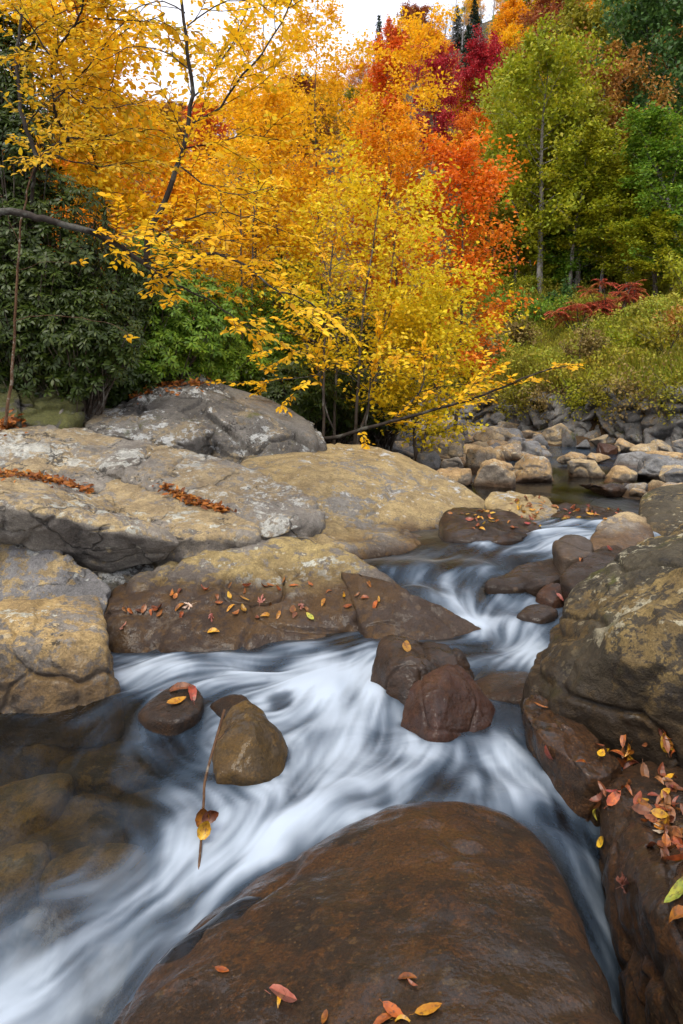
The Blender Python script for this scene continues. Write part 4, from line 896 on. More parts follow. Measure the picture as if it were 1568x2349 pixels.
# front row on the right bank: (px of stem, row of foot, row of top, depth, half width px, kind, leaves, bark, label)
FRONT = [
 (1243, 716, 150, 33, 125, 2, 'yellow_green', 'pale', 'yellow-green oak with the thick pale trunk at the meadow edge'),
 (1306, 705, 250, 36, 95, 1, 'olive', 'pale', 'olive-gold tree with a thin white trunk right of the oak'),
 (1376, 700, 170, 38, 110, 2, 'brown_orange', 'grey', 'brown-orange tree with a grey trunk behind the red sumac'),
 (1452, 690, 30, 41, 120, 0, 'deep_green', 'grey', 'tallest dark green tree at the upper right'),
 (1455, 690, 395, 31, 85, 1, 'yellow_green', 'pale', 'short yellow tree with paired leaning trunks above the sumac'),
 (1150, 705, 400, 36, 80, 1, 'olive', 'brown', 'olive tree just right of the orange maple'),
 (1180, 705, 330, 42, 95, 2, 'olive', 'brown', 'dull olive tree behind the oak, left side'),
 (1545, 700, 260, 29, 90, 3, 'green', 'grey', 'bright green tree at the right edge'),
 (1370, 690, 60, 48, 100, 0, 'olive', 'grey', 'olive-topped tree left of the tallest dark tree'),
 (1530, 690, 110, 46, 90, 2, 'brown_orange', 'grey', 'orange-brown tree high at the right edge'),
 (1320, 700, 430, 33, 70, 3, 'green', 'pale', 'slender green tree with a white stem before the oaks'),
 (1505, 690, 500, 29, 70, 1, 'yellow_green', 'brown', 'low yellow-green tree over the sumac, right side'),
 (1230, 715, 560, 34, 60, 1, 'yellow_green', 'pale', 'low yellowing tree at the foot of the oak'),
 (1110, 710, 500, 38, 70, 3, 'green', 'brown', 'dark green tree half hidden by the orange maple'),
 (1430, 690, 330, 37, 80, 3, 'deep_green', 'grey', 'dark green tree in the middle of the right-hand wood'),
 (1285, 700, 300, 45, 80, 1, 'olive', 'grey', 'golden-olive tree rising behind the white-stemmed tree'),
 (1210, 700, 210, 37, 100, 2, 'yellow_green', 'brown', 'broad yellow-green crown joined to the left of the oak'),
 (1340, 690, 340, 40, 90, 2, 'olive', 'brown', 'olive crown between the white stem and the dark green tree'),
 (1490, 690, 330, 35, 90, 0, 'yellow_green', 'grey', 'golden-green crown below the tallest dark tree'),
 (1570, 690, 420, 31, 90, 2, 'olive', 'grey', 'olive crown cut by the right edge'),
 (1400, 690, 480, 36, 75, 2, 'green', 'brown', 'low green crown above the middle of the sumac'),
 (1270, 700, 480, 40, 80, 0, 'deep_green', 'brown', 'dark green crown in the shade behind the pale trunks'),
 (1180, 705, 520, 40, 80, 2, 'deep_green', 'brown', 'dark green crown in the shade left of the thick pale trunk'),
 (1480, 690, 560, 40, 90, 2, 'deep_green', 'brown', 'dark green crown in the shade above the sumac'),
]
for px, yb, yt, d, hw, k, lm, bk, lab in FRONT:
    p = W(px, yb, d); Ht = (yb - yt) / F * d; s = Ht / 11.6; spr = [3.6, 3.0, 4.2, 2.6][k]
    plant_tree(KINDS[k], p[0], p[1], s, lm, lab, 'trees of the wood on the right bank', bk, sx=min(1.9, max(.7, hw / F * d / spr / s * 1.35)), z=min(p[2], float(terrain(np.array([p[0]]), np.array([p[1]]))[0])) - .1)
for px, yb, yt, d, lm, bk, lab in [(1306, 716, 300, 32.5, 'yellow_green', 'pale', 'slim white-stemmed tree between the oak and the sumac'), (1350, 712, 360, 34, 'olive', 'dark', 'slim dark-stemmed tree behind the left of the sumac'), (1378, 700, 330, 32, 'yellow_green', 'grey', 'slim grey-stemmed tree rising out of the sumac'),
    (1440, 694, 380, 31.5, 'gold', 'pale', 'slim golden tree, left of the leaning pair'), (1458, 694, 420, 31, 'yellow_green', 'grey', 'slim tree, right of the leaning pair'), (1180, 712, 330, 34, 'olive', 'dark', 'slim dark-stemmed tree left of the oak'), (1515, 694, 360, 31, 'green', 'dark', 'slim dark-stemmed green tree near the right edge')]:
    p = W(px, yb, d); g = float(terrain(np.array([p[0]]), np.array([d]))[0]); s = (CZ - (yt - HY) / F * d - g) / 12
    plant_tree(SLIM, p[0], d, s, lm, lab, 'trees of the wood on the right bank', bk, sx=1.15, z=g - .1)
# trees up the slope, placed by hand where the picture lets one tell them apart
SLOPE = [
 (962, 85, 150, 62, 0, 'rust', 'rust-red oak on the skyline ridge'), (1000, 130, 110, 65, 1, 'gold_orange', 'orange tree below the rust-red oak'),
 (1160, 60, 115, 60, 3, 'gold_orange', 'tall golden-orange tree in the middle of the slope'), (1170, 110, 105, 50, 1, 'gold', 'gold tree at the foot of the tall golden-orange one'),
 (1000, 205, 56, 70, 2, 'crimson', 'crimson maple on the slope, left one'), (1100, 180, 60, 80, 0, 'crimson', 'crimson maple on the slope, right one'),
 (1280, 95, 90, 95, 2, 'rust', 'broad rust-coloured tree high on the slope'), (1200, 180, 76, 70, 0, 'brown_orange', 'rusty tree above the yellow-green oak'),
 (1060, 250, 62, 50, 3, 'gold', 'small gold tree under the crimson maples'), (1330, 30, 110, 60, 3, 'yellow_green', 'yellow-green tree near the top edge'),
 (1250, 20, 120, 50, 1, 'gold', 'golden tree at the top edge'), (1190, 5, 140, 40, 0, 'yellow_green', 'yellow-green tree among bare trees at the top'),
 (1440, 40, 95, 70, 2, 'olive', 'olive tree behind the tallest dark tree'), (1540, 30, 100, 70, 0, 'green', 'green tree in the upper right corner'),
 (900, 130, 90, 55, 0, 'red_orange', 'red-orange treetop showing above the golden crowns'),
 (1090, 330, 52, 55, 2, 'orange', 'orange tree low on the slope beside the oak'), (1400, 200, 62, 80, 0, 'olive', 'olive tree behind the brown-orange one'),
 (600, 320, 70, 70, 0, 'rust', 'rust tree glimpsed through the beech twigs'), (480, 330, 75, 75, 2, 'red_orange', 'red tree glimpsed beside the curved trunk'),
 (680, 260, 80, 70, 1, 'rust', 'reddish tree glimpsed behind the golden crowns'), (390, 320, 80, 70, 2, 'brown_orange', 'brown tree glimpsed below the sky gap'),
 (1140, 310, 55, 50, 3, 'yellow_green', 'yellow-green sapling left of the oak crown'),
]
for px, yc, d, hw, k, lm, lab in SLOPE:
    x = (px - CX) / F * d; zc_ = CZ - (yc - HY) / F * d; g = float(terrain(np.array([x]), np.array([d]))[0])
    spr = [3.6, 3.0, 4.2, 2.6][k]; s = max(.5, hw / F * d / spr); zt = zc_ + hw / F * d
    plant_top(KINDS[k], x, d, zt, .55, 1.7, lm, lab, 'trees up the slope', wide=s)
for px, yt, d, hh in [(1075, 55, 118, 13), (870, 18, 165, 14), (900, 30, 160, 11), (1385, -30, 130, 15), (1090, 20, 150, 15), (1480, -30, 140, 14), (1050, 10, 160, 12)]:
    x = (px - CX) / F * d; zt = CZ - (yt - HY) / F * d
    lab = {1075: 'large dark spruce in the middle of the slope', 870: 'lone spruce spire against the sky', 900: 'second spruce beside the spire on the skyline', 1385: 'dark spruce at the top edge', 1090: 'spruce behind the large one, near the top edge', 1480: 'spruce at the top edge, upper right', 1050: 'small spruce on the ridge among bare trees'}[px]
    plant_top(SPRUCE, x, d, zt, hh / 12 * .8, hh / 12 * 1.5, 'spruce', lab, 'spruces on the slope', 'brown', wide=hh / 12, name='spruce_tree')
# the rest of the slope
n = 0; mixc = ['olive', 'brown_orange', 'rust', 'gold', 'yellow_green', 'red_orange', 'gold_orange', 'green']
nm = {'olive': 'olive', 'brown_orange': 'brown-orange', 'rust': 'rust-red', 'gold': 'golden', 'yellow_green': 'yellow-green', 'red_orange': 'red-orange', 'gold_orange': 'orange-gold', 'green': 'green'}
for d in [48, 56, 65, 76, 88, 102, 118, 135, 152, 168, 182]:
    px = (-350 if d > 85 else 250) + r.uniform(0, 60)
    while px < 1640:
        x = (px - CX) / F * d; y = d + r.uniform(-4, 4)
        far_ = d > 115
        bare = far_ and r.random() < (.85 if px < 1130 else .5)
        g = terrain(np.array([x]), np.array([y]))[0]; sk = HY - (g - CZ) / y * F
        wgt = [4, 3, .7, 2, 4, .3, 1.5, 2.5] if px > 1120 else [2, 3, 1.2, 4, 2, .5, 3, .5]
        wgt = np.array(wgt, float); lm = mixc[r.choice(8, p=wgt / wgt.sum())]
        if (px > 830 or d > 85) and not (900 < px < 1130 and d < 125):
            s = r.uniform(.75, 1.05)
            if px < 1340 and d < 110: s = min(s, (CZ - (180 - HY) / F * y - g) / 12)
            if s < .3: px += 30; continue
            if bare: plant_tree(BARE, x, y, s * 1.05, None, 'leafless grey tree high on the slope', 'bare trees high on the slope', 'bare', name='bare_tree')
            else: plant_tree(KINDS[r.integers(4)], x, y, s, lm, nm[lm] + ' tree massed with others on the far slope', nm[lm] + ' trees of the far slope', 'grey')
            n += 1
        px += 5.2 / d * F * r.uniform(.75, 1.25) * (1.0 if d < 110 else .8)
for px, yt, d in [(985, 20, 150), (1010, 0, 150), (1035, 10, 152), (1060, 0, 155), (1110, 0, 150), (1130, 20, 140), (1150, 0, 150), (1030, 70, 130), (960, 120, 125), (975, 130, 120), (1095, 60, 128), (850, 60, 170), (830, 80, 172), (1180, 150, 80), (1170, 130, 84)]:
    x = (px - CX) / F * d; plant_top(BARE, x, d, CZ - (yt - HY) / F * d, .8, 1.4, None, 'leafless pale tree among the conifers of the ridge', 'bare trees of the ridge', 'bare', name='bare_tree')

# ------------------------------------------------------------------ middle trees over the stream's left bank
MID = [ # px, foot row, top row, depth, half width, leaves, leaf size, stems, label
 (690, 930, -170, 13, 150, 'gold', .085, 2, 'tall golden tree reaching the top edge left of the sky'),
 (775, 940, -50, 14.5, 135, 'gold', .085, 2, 'tall golden-yellow tree in the middle of the picture'),
 (890, 930, 110, 17, 60, 'red_orange', .09, 1, 'red-orange tree behind the golden crowns, near centre'),
 (1040, 830, 330, 13.5, 125, 'orange', .09, 1, 'flaming orange maple leaning over the stony bar'),
 (930, 900, 260, 14, 120, 'gold_orange', .085, 1, 'orange-gold tree left of the flaming maple'),
 (780, 965, 430, 10.5, 190, 'yellow', .075, 3, 'bright yellow tree above the leaning stem'),
 (950, 960, 640, 10.5, 120, 'yellow', .075, 2, 'lower yellow tree overhanging the stony bar'),
 (560, 905, 190, 12, 150, 'gold', .08, 1, 'golden tree with a thin dark trunk, behind the domed boulder'),
 (610, 880, 330, 15, 150, 'gold_orange', .085, 1, 'orange-gold tree deep behind the thin trunks'),
 (320, 830, 320, 13.5, 140, 'gold_orange', .085, 1, 'orange tree behind the straight dark trunk'),
 (180, 820, 330, 13, 110, 'gold_orange', .085, 1, 'orange tree behind the dark thicket at left'),
 (460, 860, 360, 14, 120, 'gold', .085, 1, 'golden tree behind the curved beech trunk'),
 (245, 800, -80, 10, 130, 'beech', .09, 1, 'straight dark trunk with yellow sprays at upper left'),
]
for q, (px, yb, yt, d, hw, lm, lf, stems, lab) in enumerate(MID):
    rr = np.random.default_rng(500 + q); p = W(px, yb, d); p[2] = min(p[2], float(terrain(p[0:1], p[1:2])[0]))
    Ht = CZ - (yt - HY) / F * d - p[2]; spr = hw / F * d * 1.15
    low = q in (5, 6)
    wd_, lv = broadleaf(rr, Ht, spr, cb=.24 if low else .28 if q != 12 else .5, nb=46 if stems > 1 else 40, nsub=11, per=int(18 if low else 30 if d < 12 else 27), leaf=lf, tr=.045 if stems == 1 else .03, droop=.03, scatter=.2, stems=stems, upward=.45, flat=.4, top=.22 if q == 1 else .35)
    make_tree('autumn_tree', lab, 'tree', 'autumn trees on the left bank', p, wd_, lv, 'dark' if q in (7, 12) else 'brown', lm)

# ------------------------------------------------------------------ foreground beech: limbs traced, sprays grown
def beech(name, label, limbs, seed, spray=(.35, .8), leaf=.075, step=.16, leafm='beech', bark='dark', fill=1., group=None, tip_only=.25):
    """limbs: list of (points, r0, r1, leafy from t)"""
    rr = np.random.default_rng(seed); base = np.asarray(limbs[0][0][0], float)
    wood, LP, LD, LN, LS = [], [], [], [], []
    for pts, r0, r1, t0 in limbs:
        L = np.asarray(pts, float); ln = np.linalg.norm(np.diff(L, axis=0), axis=1).sum(); n = max(8, int(ln / .09))
        C = smooth_line(L, n); C[1:-1] += rr.normal(0, .006, C[1:-1].shape); wood.append((C - base, np.linspace(r0, r1, n)))
        s = t0 * ln; side = 1
        while s < ln:
            t = s / ln * (n - 1); i = min(int(t), n - 2); p = C[i] + (C[i + 1] - C[i]) * (t - i); T = unit(C[i + 1] - C[i])
            out = unit(np.cross(T, (0, 0, 1)) * side * rr.uniform(.5, 1.2) + T * rr.uniform(.3, .9) + np.array((0, 0, rr.uniform(-.15, .35))) + rr.normal(0, .25, 3)); side = -side
            SL = rr.uniform(*spray) * (1 - .45 * s / ln)
            sp = wander(rr, p, out, SL, 8, -.012, .09); wood.append((sp - base, np.linspace(max(.004, r1 * .6), .0018, 8)))
            tw = [(sp, .2)]
            for q in range(int(SL / .11)):
                tq = rr.uniform(.2, .95) * 7; j = int(tq); pq = sp[j] + (sp[min(j + 1, 7)] - sp[j]) * (tq - j)
                dd = unit(unit(sp[min(j + 1, 7)] - sp[j]) * .8 + np.cross(unit(sp[-1] - sp[0]), (0, 0, 1)) * (1 if q % 2 else -1) * rr.uniform(.6, 1.1) + rr.normal(0, .15, 3))
                t2 = wander(rr, pq, dd, SL * rr.uniform(.22, .45), 5, -.015, .08); wood.append((t2 - base, np.linspace(.0028, .0012, 5))); tw.append((t2, .0))
            for tl, ts in tw:
                l2 = np.linalg.norm(tl[-1] - tl[0]); m = max(3, int(l2 / .034 * fill)); nn = len(tl) - 1
                tt = np.linspace(max(ts, .12), 1, m) * nn * .999; j = tt.astype(int); ff = (tt - j)[:, None]
                pos = tl[j] * (1 - ff) + tl[j + 1] * ff; Td = tl[j + 1] - tl[j]; Td = Td / np.linalg.norm(Td, axis=1)[:, None]
                sdv = np.cross(Td, (0, 0, 1)) * np.where(np.arange(m) % 2, 1, -1)[:, None]
                LP.append(pos - base); LD.append(Td * .8 + sdv * .8 + np.array((0, 0, -.12)) + rr.normal(0, .22, (m, 3)))
                LN.append(np.array((0, -.35, 1.)) + rr.normal(0, .38, (m, 3))); LS.append(leaf * rr.uniform(.7, 1.2, m))
            s += step * rr.uniform(.7, 1.3)
    t = thing(name, label, 'tree', base, group)
    obj('trunk', tubes_mesh('trunk', wood, [MB[bark]]), t)
    obj('crown', leaves_mesh('crown', np.concatenate(LP), np.concatenate(LD), np.concatenate(LN), np.concatenate(LS), [ML[leafm]], LEAF_HI), t)
    return t
D1 = 5.4
def L2W(pts, d0, d1=None):
    d1 = d0 if d1 is None else d1; n = len(pts)
    return [W(p[0], p[1], d0 + (d1 - d0) * k / (n - 1)) for k, p in enumerate(pts)]
limbs = [
 ([np.array((-3.9, 5.0, .3))] + L2W([(-425, 900), (-390, 680), (-200, 530), (0, 488), (130, 510), (240, 545), (330, 602), (378, 640)], 5.0, D1), .045, .016, .7),
 (L2W([(335, 604), (345, 540), (370, 470), (410, 380), (430, 290), (440, 200), (430, 100), (412, -30), (400, -150)], D1, 5.6), .028, .01, .35),
 (L2W([(430, 292), (500, 250), (550, 180), (592, 138), (650, 45), (690, -40)], D1, 5.2), .012, .005, .1),
 (L2W([(438, 232), (470, 190), (520, 120), (560, 40), (590, -40)], D1, 5.8), .009, .004, .3),
 (L2W([(425, 340), (500, 328), (560, 310), (640, 320)], D1, 5.6), .008, .003, .15),
 (L2W([(412, 380), (480, 430), (540, 445), (620, 430)], D1, 5.1), .008, .003, .15),
 (L2W([(358, 545), (430, 502), (500, 486), (580, 500), (650, 530)], D1, 5.0), .01, .003, .1),
 (L2W([(378, 640), (425, 600), (490, 580), (560, 608), (625, 660), (700, 690), (742, 716)], D1, 4.6), .015, .003, .1),
 (L2W([(378, 640), (430, 664), (480, 690), (540, 728), (600, 770)], D1, 5.0), .011, .003, .2),
 (L2W([(240, 545), (300, 540), (400, 560), (480, 545), (560, 560)], D1, 4.9), .008, .003, .1),
 (L2W([(435, 160), (380, 120), (300, 110), (230, 140)], 5.5, 5.3), .008, .003, .1),
 (L2W([(430, 60), (480, 20), (540, 0), (600, 10)], 5.6, 5.2), .007, .003, .1),
 (L2W([(425, 30), (370, 0), (310, 20), (270, 70)], 5.6, 5.2), .007, .003, .1),
]
beech('beech_tree', 'beech limb with orange-gold leaf sprays arching over from the left edge', limbs, 71, leaf=.07, step=.14, group='beeches framing the upper left')
limbs = [
 ([np.array((-3.9, 8.6, 1.))] + L2W([(40, 800), (70, 520), (80, 400), (110, 345), (160, 312), (130, 270), (122, 140), (170, 60), (210, -40)], 8.6, 5.0), .028, .007, .4),
 (L2W([(85, 360), (50, 260), (38, 140), (48, 40), (40, -60)], 6.2, 6.4), .022, .008, .3),
 (L2W([(155, 314), (220, 318), (300, 295), (380, 300)], 6.0, 5.6), .01, .003, .15),
 (L2W([(125, 230), (190, 170), (240, 110), (300, 60)], 5.9, 5.4), .009, .003, .15),
 (L2W([(124, 140), (80, 70), (30, 10), (-20, -40)], 5.9, 5.4), .009, .003, .1),
 (L2W([(60, 290), (120, 220), (200, 200), (260, 210)], 6.1, 5.5), .008, .003, .1),
 (L2W([(42, 110), (90, 60), (160, 20), (240, 0)], 6.2, 5.4), .008, .003, .1),
 (L2W([(160, 60), (230, 40), (320, 50), (380, 30)], 5.8, 5.2), .008, .003, .1),
 (L2W([(100, 350), (170, 370), (250, 380), (330, 370)], 6.1, 5.6), .008, .003, .2),
 (L2W([(128, 190), (180, 230), (250, 250), (340, 230)], 5.9, 5.4), .007, .003, .2),
]
beech('beech_tree', 'crooked dark beech rising from the thicket at upper left', limbs, 72, leafm='beech_yellow', leaf=.068, group='beeches framing the upper left')
limbs = [
 ([np.array((-.62, 9.6, .5))] + L2W([(700, 1020), (770, 1003), (850, 980), (930, 958), (1030, 932), (1130, 898), (1200, 868), (1260, 848), (1310, 838)], 9.4, 8.6), .035, .006, .3),
 (L2W([(905, 962), (960, 905), (972, 870), (975, 820)], 9.2, 9.2), .016, .005, .2),
 (L2W([(962, 900), (1020, 885), (1090, 880), (1140, 860)], 9.2, 9.), .008, .003, .2),
 (L2W([(770, 1003), (740, 900), (730, 800), (760, 700)], 9.4, 9.8), .014, .005, .35),
 (L2W([(840, 985), (850, 880), (870, 790), (900, 700)], 9.4, 9.8), .014, .005, .3),
 (L2W([(735, 860), (660, 870), (580, 880), (510, 870)], 9.5, 9.), .007, .003, .2),
 (L2W([(732, 820), (660, 800), (600, 810), (540, 850)], 9.6, 9.), .007, .003, .2),
 (L2W([(850, 900), (800, 860), (740, 850), (680, 900), (640, 930)], 9.4, 9.), .007, .003, .2),
 (L2W([(870, 800), (930, 800), (1000, 820), (1060, 850)], 9.6, 9.2), .007, .003, .2),
 (L2W([(1030, 932), (1080, 890), (1120, 840)], 9., 9.), .006, .003, .2),
]
beech('beech_tree', 'thin leaning beech stem with yellow sprays over the boulders, centre', limbs, 73, leaf=.085, leafm='gold', spray=(.35, .7), step=.2, fill=.75)
# bare-looking sapling at the far left
limbs = [
 (L2W([(12, 975), (28, 850), (36, 700), (44, 560), (62, 440), (85, 370), (140, 320)], 6.6, 6.4), .017, .004, .75),
 (L2W([(36, 735), (90, 722), (170, 728), (260, 745), (300, 770)], 6.5, 6.1), .006, .002, .95),
 (L2W([(40, 620), (110, 600), (200, 610)], 6.5, 6.2), .004, .0015, .95),
 (L2W([(45, 560), (20, 500), (0, 440)], 6.5, 6.4), .004, .0015, .9),
]
beech('sapling_tree', 'thin reddish sapling stem standing on the slabs at the left edge', limbs, 74, spray=(.2, .3), bark='red', fill=.4)
for q, (px, yb, yt, d, lab) in enumerate([(552, 905, 480, 10.6, 'thin dark stem behind the domed boulder, left one'), (580, 895, 380, 11., 'thin dark stem behind the domed boulder, right one'), (742, 990, 560, 9.8, 'thin grey stem beside the leaning beech')]):
    rr = np.random.default_rng(80 + q)
    limbs = [([W(px, yb, d) - np.array((0, 0, 1.))] + [W(px, yb, d), W(px + rr.uniform(-5, 5), (yb + yt) / 2, d), W(px + rr.uniform(0, 25), yt, d)], .03, .01, .5)]
    for z in range(4):
        f_ = .45 + .13 * z; y_ = yb + (yt - yb) * f_; sg = 1 if z % 2 else -1
        limbs.append(([W(px, y_, d), W(px + sg * 50, y_ - 30, d - .2), W(px + sg * 110, y_ - 30, d - .4)], .008, .003, .2))
    beech('sapling_tree', lab, limbs, 85 + q, leafm='gold', leaf=.08, step=.25, fill=.7, bark='brown')

# ------------------------------------------------------------------ rhododendron thicket
def rhodo(px, py, d, rx, ry, lab, seed, leafm='rhodo', n=220, ll=.12):
    rr = np.random.default_rng(seed); c = W(px, py, d); RX, RZ = rx / F * d, ry / F * d; RY = RX * .8
    g = float(terrain(c[0:1], c[1:2])[0]); base = np.array((c[0], c[1] + RY * .5, min(g, c[2] - RZ * .9)))
    P = rr.normal(size=(n, 3)); P /= np.linalg.norm(P, axis=1)[:, None]; P[:, 1] = np.where(rr.random(n) < .7, -np.abs(P[:, 1]), P[:, 1])
    rad = rr.uniform(.55, 1.05, n) * (1 + .22 * vnoise(P * 2.2 + seed)); Q = P * rad[:, None] * np.array((RX, RY, RZ)) + (c - base)
    LP, LD, LN, LS = [], [], [], []
    for k in range(n):
        ax = unit(P[k] * np.array((.7, .7, .5)) + np.array((0, -.15, .75)) + rr.normal(0, .25, 3)); u = unit(np.cross(ax, (.3, .2, .9))); v = np.cross(ax, u)
        m = rr.integers(7, 12); th = np.arange(m) / m * 6.283 + rr.uniform(0, 1); dr = rr.uniform(-.55, .25) + rr.normal(0, .2, m)
        dirs = np.cos(th)[:, None] * u + np.sin(th)[:, None] * v + dr[:, None] * ax
        LP.append(np.repeat(Q[k][None], m, 0) + dirs * .015); LD.append(dirs); LN.append(np.repeat(ax[None], m, 0) + rr.normal(0, .2, (m, 3))); LS.append(ll * rr.uniform(.7, 1.2, m))
    wood = []
    for k in range(0, n, 6):
        e = Q[k]; wood.append((smooth_line([np.array((rr.normal(0, .15), rr.normal(0, .15), 0)), e * np.array((.35, .35, .5)) + rr.normal(0, .08, 3), e], 7), np.linspace(.022, .005, 7)))
    t = thing('rhododendron_bush', lab, 'bush', base, 'rhododendron thicket')
    obj('stems', tubes_mesh('stems', wood, [MB['brown']], 4), t)
    obj('foliage', leaves_mesh('foliage', np.concatenate(LP), np.concatenate(LD), np.concatenate(LN), np.concatenate(LS), [ML[leafm]], LEAF_RHO), t)
RH = [(60, 700, 8.4, 170, 150, 'dark rhododendron at the left edge behind the sapling', 'rhodo', 330), (60, 830, 8.9, 130, 90, 'low rhododendron behind the mossy boulders, left one', 'rhodo', 200), (180, 850, 9.3, 110, 80, 'low rhododendron behind the mossy boulders, right one', 'rhodo', 200), (-20, 850, 8.6, 120, 90, 'low rhododendron over the mossy boulder, left edge', 'rhodo', 160),
      (170, 770, 8.4, 150, 130, 'dark rhododendron behind the mossy boulders', 'rhodo', 330), (90, 540, 8.6, 170, 150, 'tall dark rhododendron below the beech limb', 'rhodo', 330),
      (20, 360, 8.4, 130, 170, 'highest dark evergreen bush at the left edge', 'rhodo', 330), (0, 150, 8.6, 90, 140, 'dark evergreen top in the upper left corner', 'rhodo', 220), (260, 660, 9.4, 140, 120, 'rhododendron in shade behind the thick beech limb', 'rhodo', 300),
      (340, 780, 9.8, 140, 120, 'bright green rhododendron left of the domed boulder', 'rhodo_light', 380), (450, 740, 10.4, 130, 130, 'bright green rhododendron above the domed boulder', 'rhodo_light', 380),
      (270, 870, 9.6, 110, 70, 'dark low rhododendron against the domed boulder', 'rhodo', 220), (480, 830, 10.6, 120, 60, 'low rhododendron just over the domed boulder', 'rhodo_light', 240),
      (590, 780, 11.4, 120, 110, 'green rhododendron behind the thin stems', 'rhodo_light', 300), (660, 900, 10.8, 130, 80, 'green rhododendron right of the domed boulder', 'rhodo', 260),
      (760, 900, 11.6, 130, 100, 'shaded rhododendron under the yellow tree', 'rhodo', 280), (870, 920, 12.4, 110, 80, 'shaded rhododendron above the dark boulders', 'rhodo', 240), (640, 680, 13, 130, 110, 'distant rhododendron behind the golden sprays', 'rhodo_light', 260),
      (330, 620, 12, 130, 90, 'rhododendron high behind the curved trunk', 'rhodo_light', 260), (780, 770, 13.5, 120, 110, 'rhododendron deep behind the yellow crown', 'rhodo', 240)]
for q, (px, py, d, rx, ry, lab, lm, n) in enumerate(RH): rhodo(px, py, d, rx, ry, lab, 600 + q, lm, n=int(n * 2.5), ll=.088)

# ------------------------------------------------------------------ far bank: meadow, shrubs, sumac
rr = np.random.default_rng(31)
def scatter(n, lo=.2, hi=15.):
    px = rr.uniform(980, 1640, n); d = 13 + 25 * rr.random(n) ** 1.25; x = (px - CX) / F * d; k_ = (wall_d(x, d) > lo) & (wall_d(x, d) < hi); x, d = x[k_], d[k_]
    return x, d, terrain(x, d), fbm(np.stack([x * .55, d * .55, x * 0], 1), 3)
x, d, z, nz_ = scatter(64000); n = len(x)
hgt = rr.uniform(.2, .65, n) * (.5 + .8 * np.clip(nz_ + .4, 0, 1.4))
Dv = np.stack([rr.normal(0, .4, n), rr.normal(-.1, .4, n), np.ones(n)], 1)
tag(obj('meadow_grass', leaves_mesh('meadow_grass', np.stack([x, d, z - .03], 1), Dv, rr.normal(0, 1, (n, 3)) + np.array((0, -1, 0)), hgt, [ML['meadow']], LEAF_LO, .055)), 'yellow-green tall grass covering the far bank', 'grass', kind='stuff')
x, d, z, nz_ = scatter(110000, .05); n = len(x); hh_ = np.clip(.3 + .95 * nz_, .05, 1.3) * rr.random(n) ** .6
wl = leaves_mesh('meadow_weeds', np.stack([x, d, z + hh_], 1), rr.normal(0, 1, (n, 3)), rr.normal(0, .7, (n, 3)) + np.array((0, -.3, 1)), rr.uniform(.05, .12, n), [ML['meadow_weed']], LEAF_LO, .9)
tag(obj('meadow_weeds', wl), 'mixed low weeds with yellow and green leaves on the far bank', 'weeds', kind='stuff')
ORD_ = 'first second third fourth fifth sixth seventh eighth ninth tenth eleventh twelfth thirteenth'.split()
def shrub(px, py, d, rx, ry, leafm, lab, seed, n=900, leaf=.12, group='shrubs of the far bank', bark='brown', stems=9, z=None, droop=0.):
    rr = np.random.default_rng(seed); p = W(px, py, d); RX, RZ = rx / F * d, 2 * ry / F * d
    g = float(terrain(p[0:1], p[1:2])[0]) if z is None else z
    wood, LP = [], []
    for k in range(stems):
        a_ = rr.uniform(0, 6.28); q = rr.uniform(.3, 1) ** .6
        e = np.array((math.cos(a_) * RX * q, math.sin(a_) * RX * .8 * q, RZ * rr.uniform(.65, 1.05) * (1 - .35 * q * q)))
        ln = smooth_line([np.zeros(3), e * np.array((.4, .4, .55)) + rr.normal(0, .05 * RX, 3), e], 8); wood.append((ln, np.linspace(.018, .004, 8)))
        for m in range(5):
            b0 = ln[rr.integers(3, 8)]; tw = wander(rr, b0, rr.normal(0, 1, 3) + np.array((0, -droop * 2.2, .6 - droop * 1.4)), RX * (.45 + droop), 5, .02 - droop * .25, .15); wood.append((tw, np.linspace(.006, .002, 5)))
            LP.append(tw[rr.integers(0, 5, n // stems // 5)] + rr.normal(0, .1 * RX, (n // stems // 5, 3)))
    LP = np.concatenate(LP); m = len(LP)
    t = thing('shrub', lab, 'shrub', (p[0], p[1], g - .05), group)
    obj('stems', tubes_mesh('stems', wood, [MB[bark]], 4), t)
    if n > 60: obj('foliage', leaves_mesh('foliage', LP, rr.normal(0, 1, (m, 3)), rr.normal(0, .8, (m, 3)) + np.array((0, -.3, 1)), leaf * rr.uniform(.6, 1.3, m), [ML[leafm]]), t)
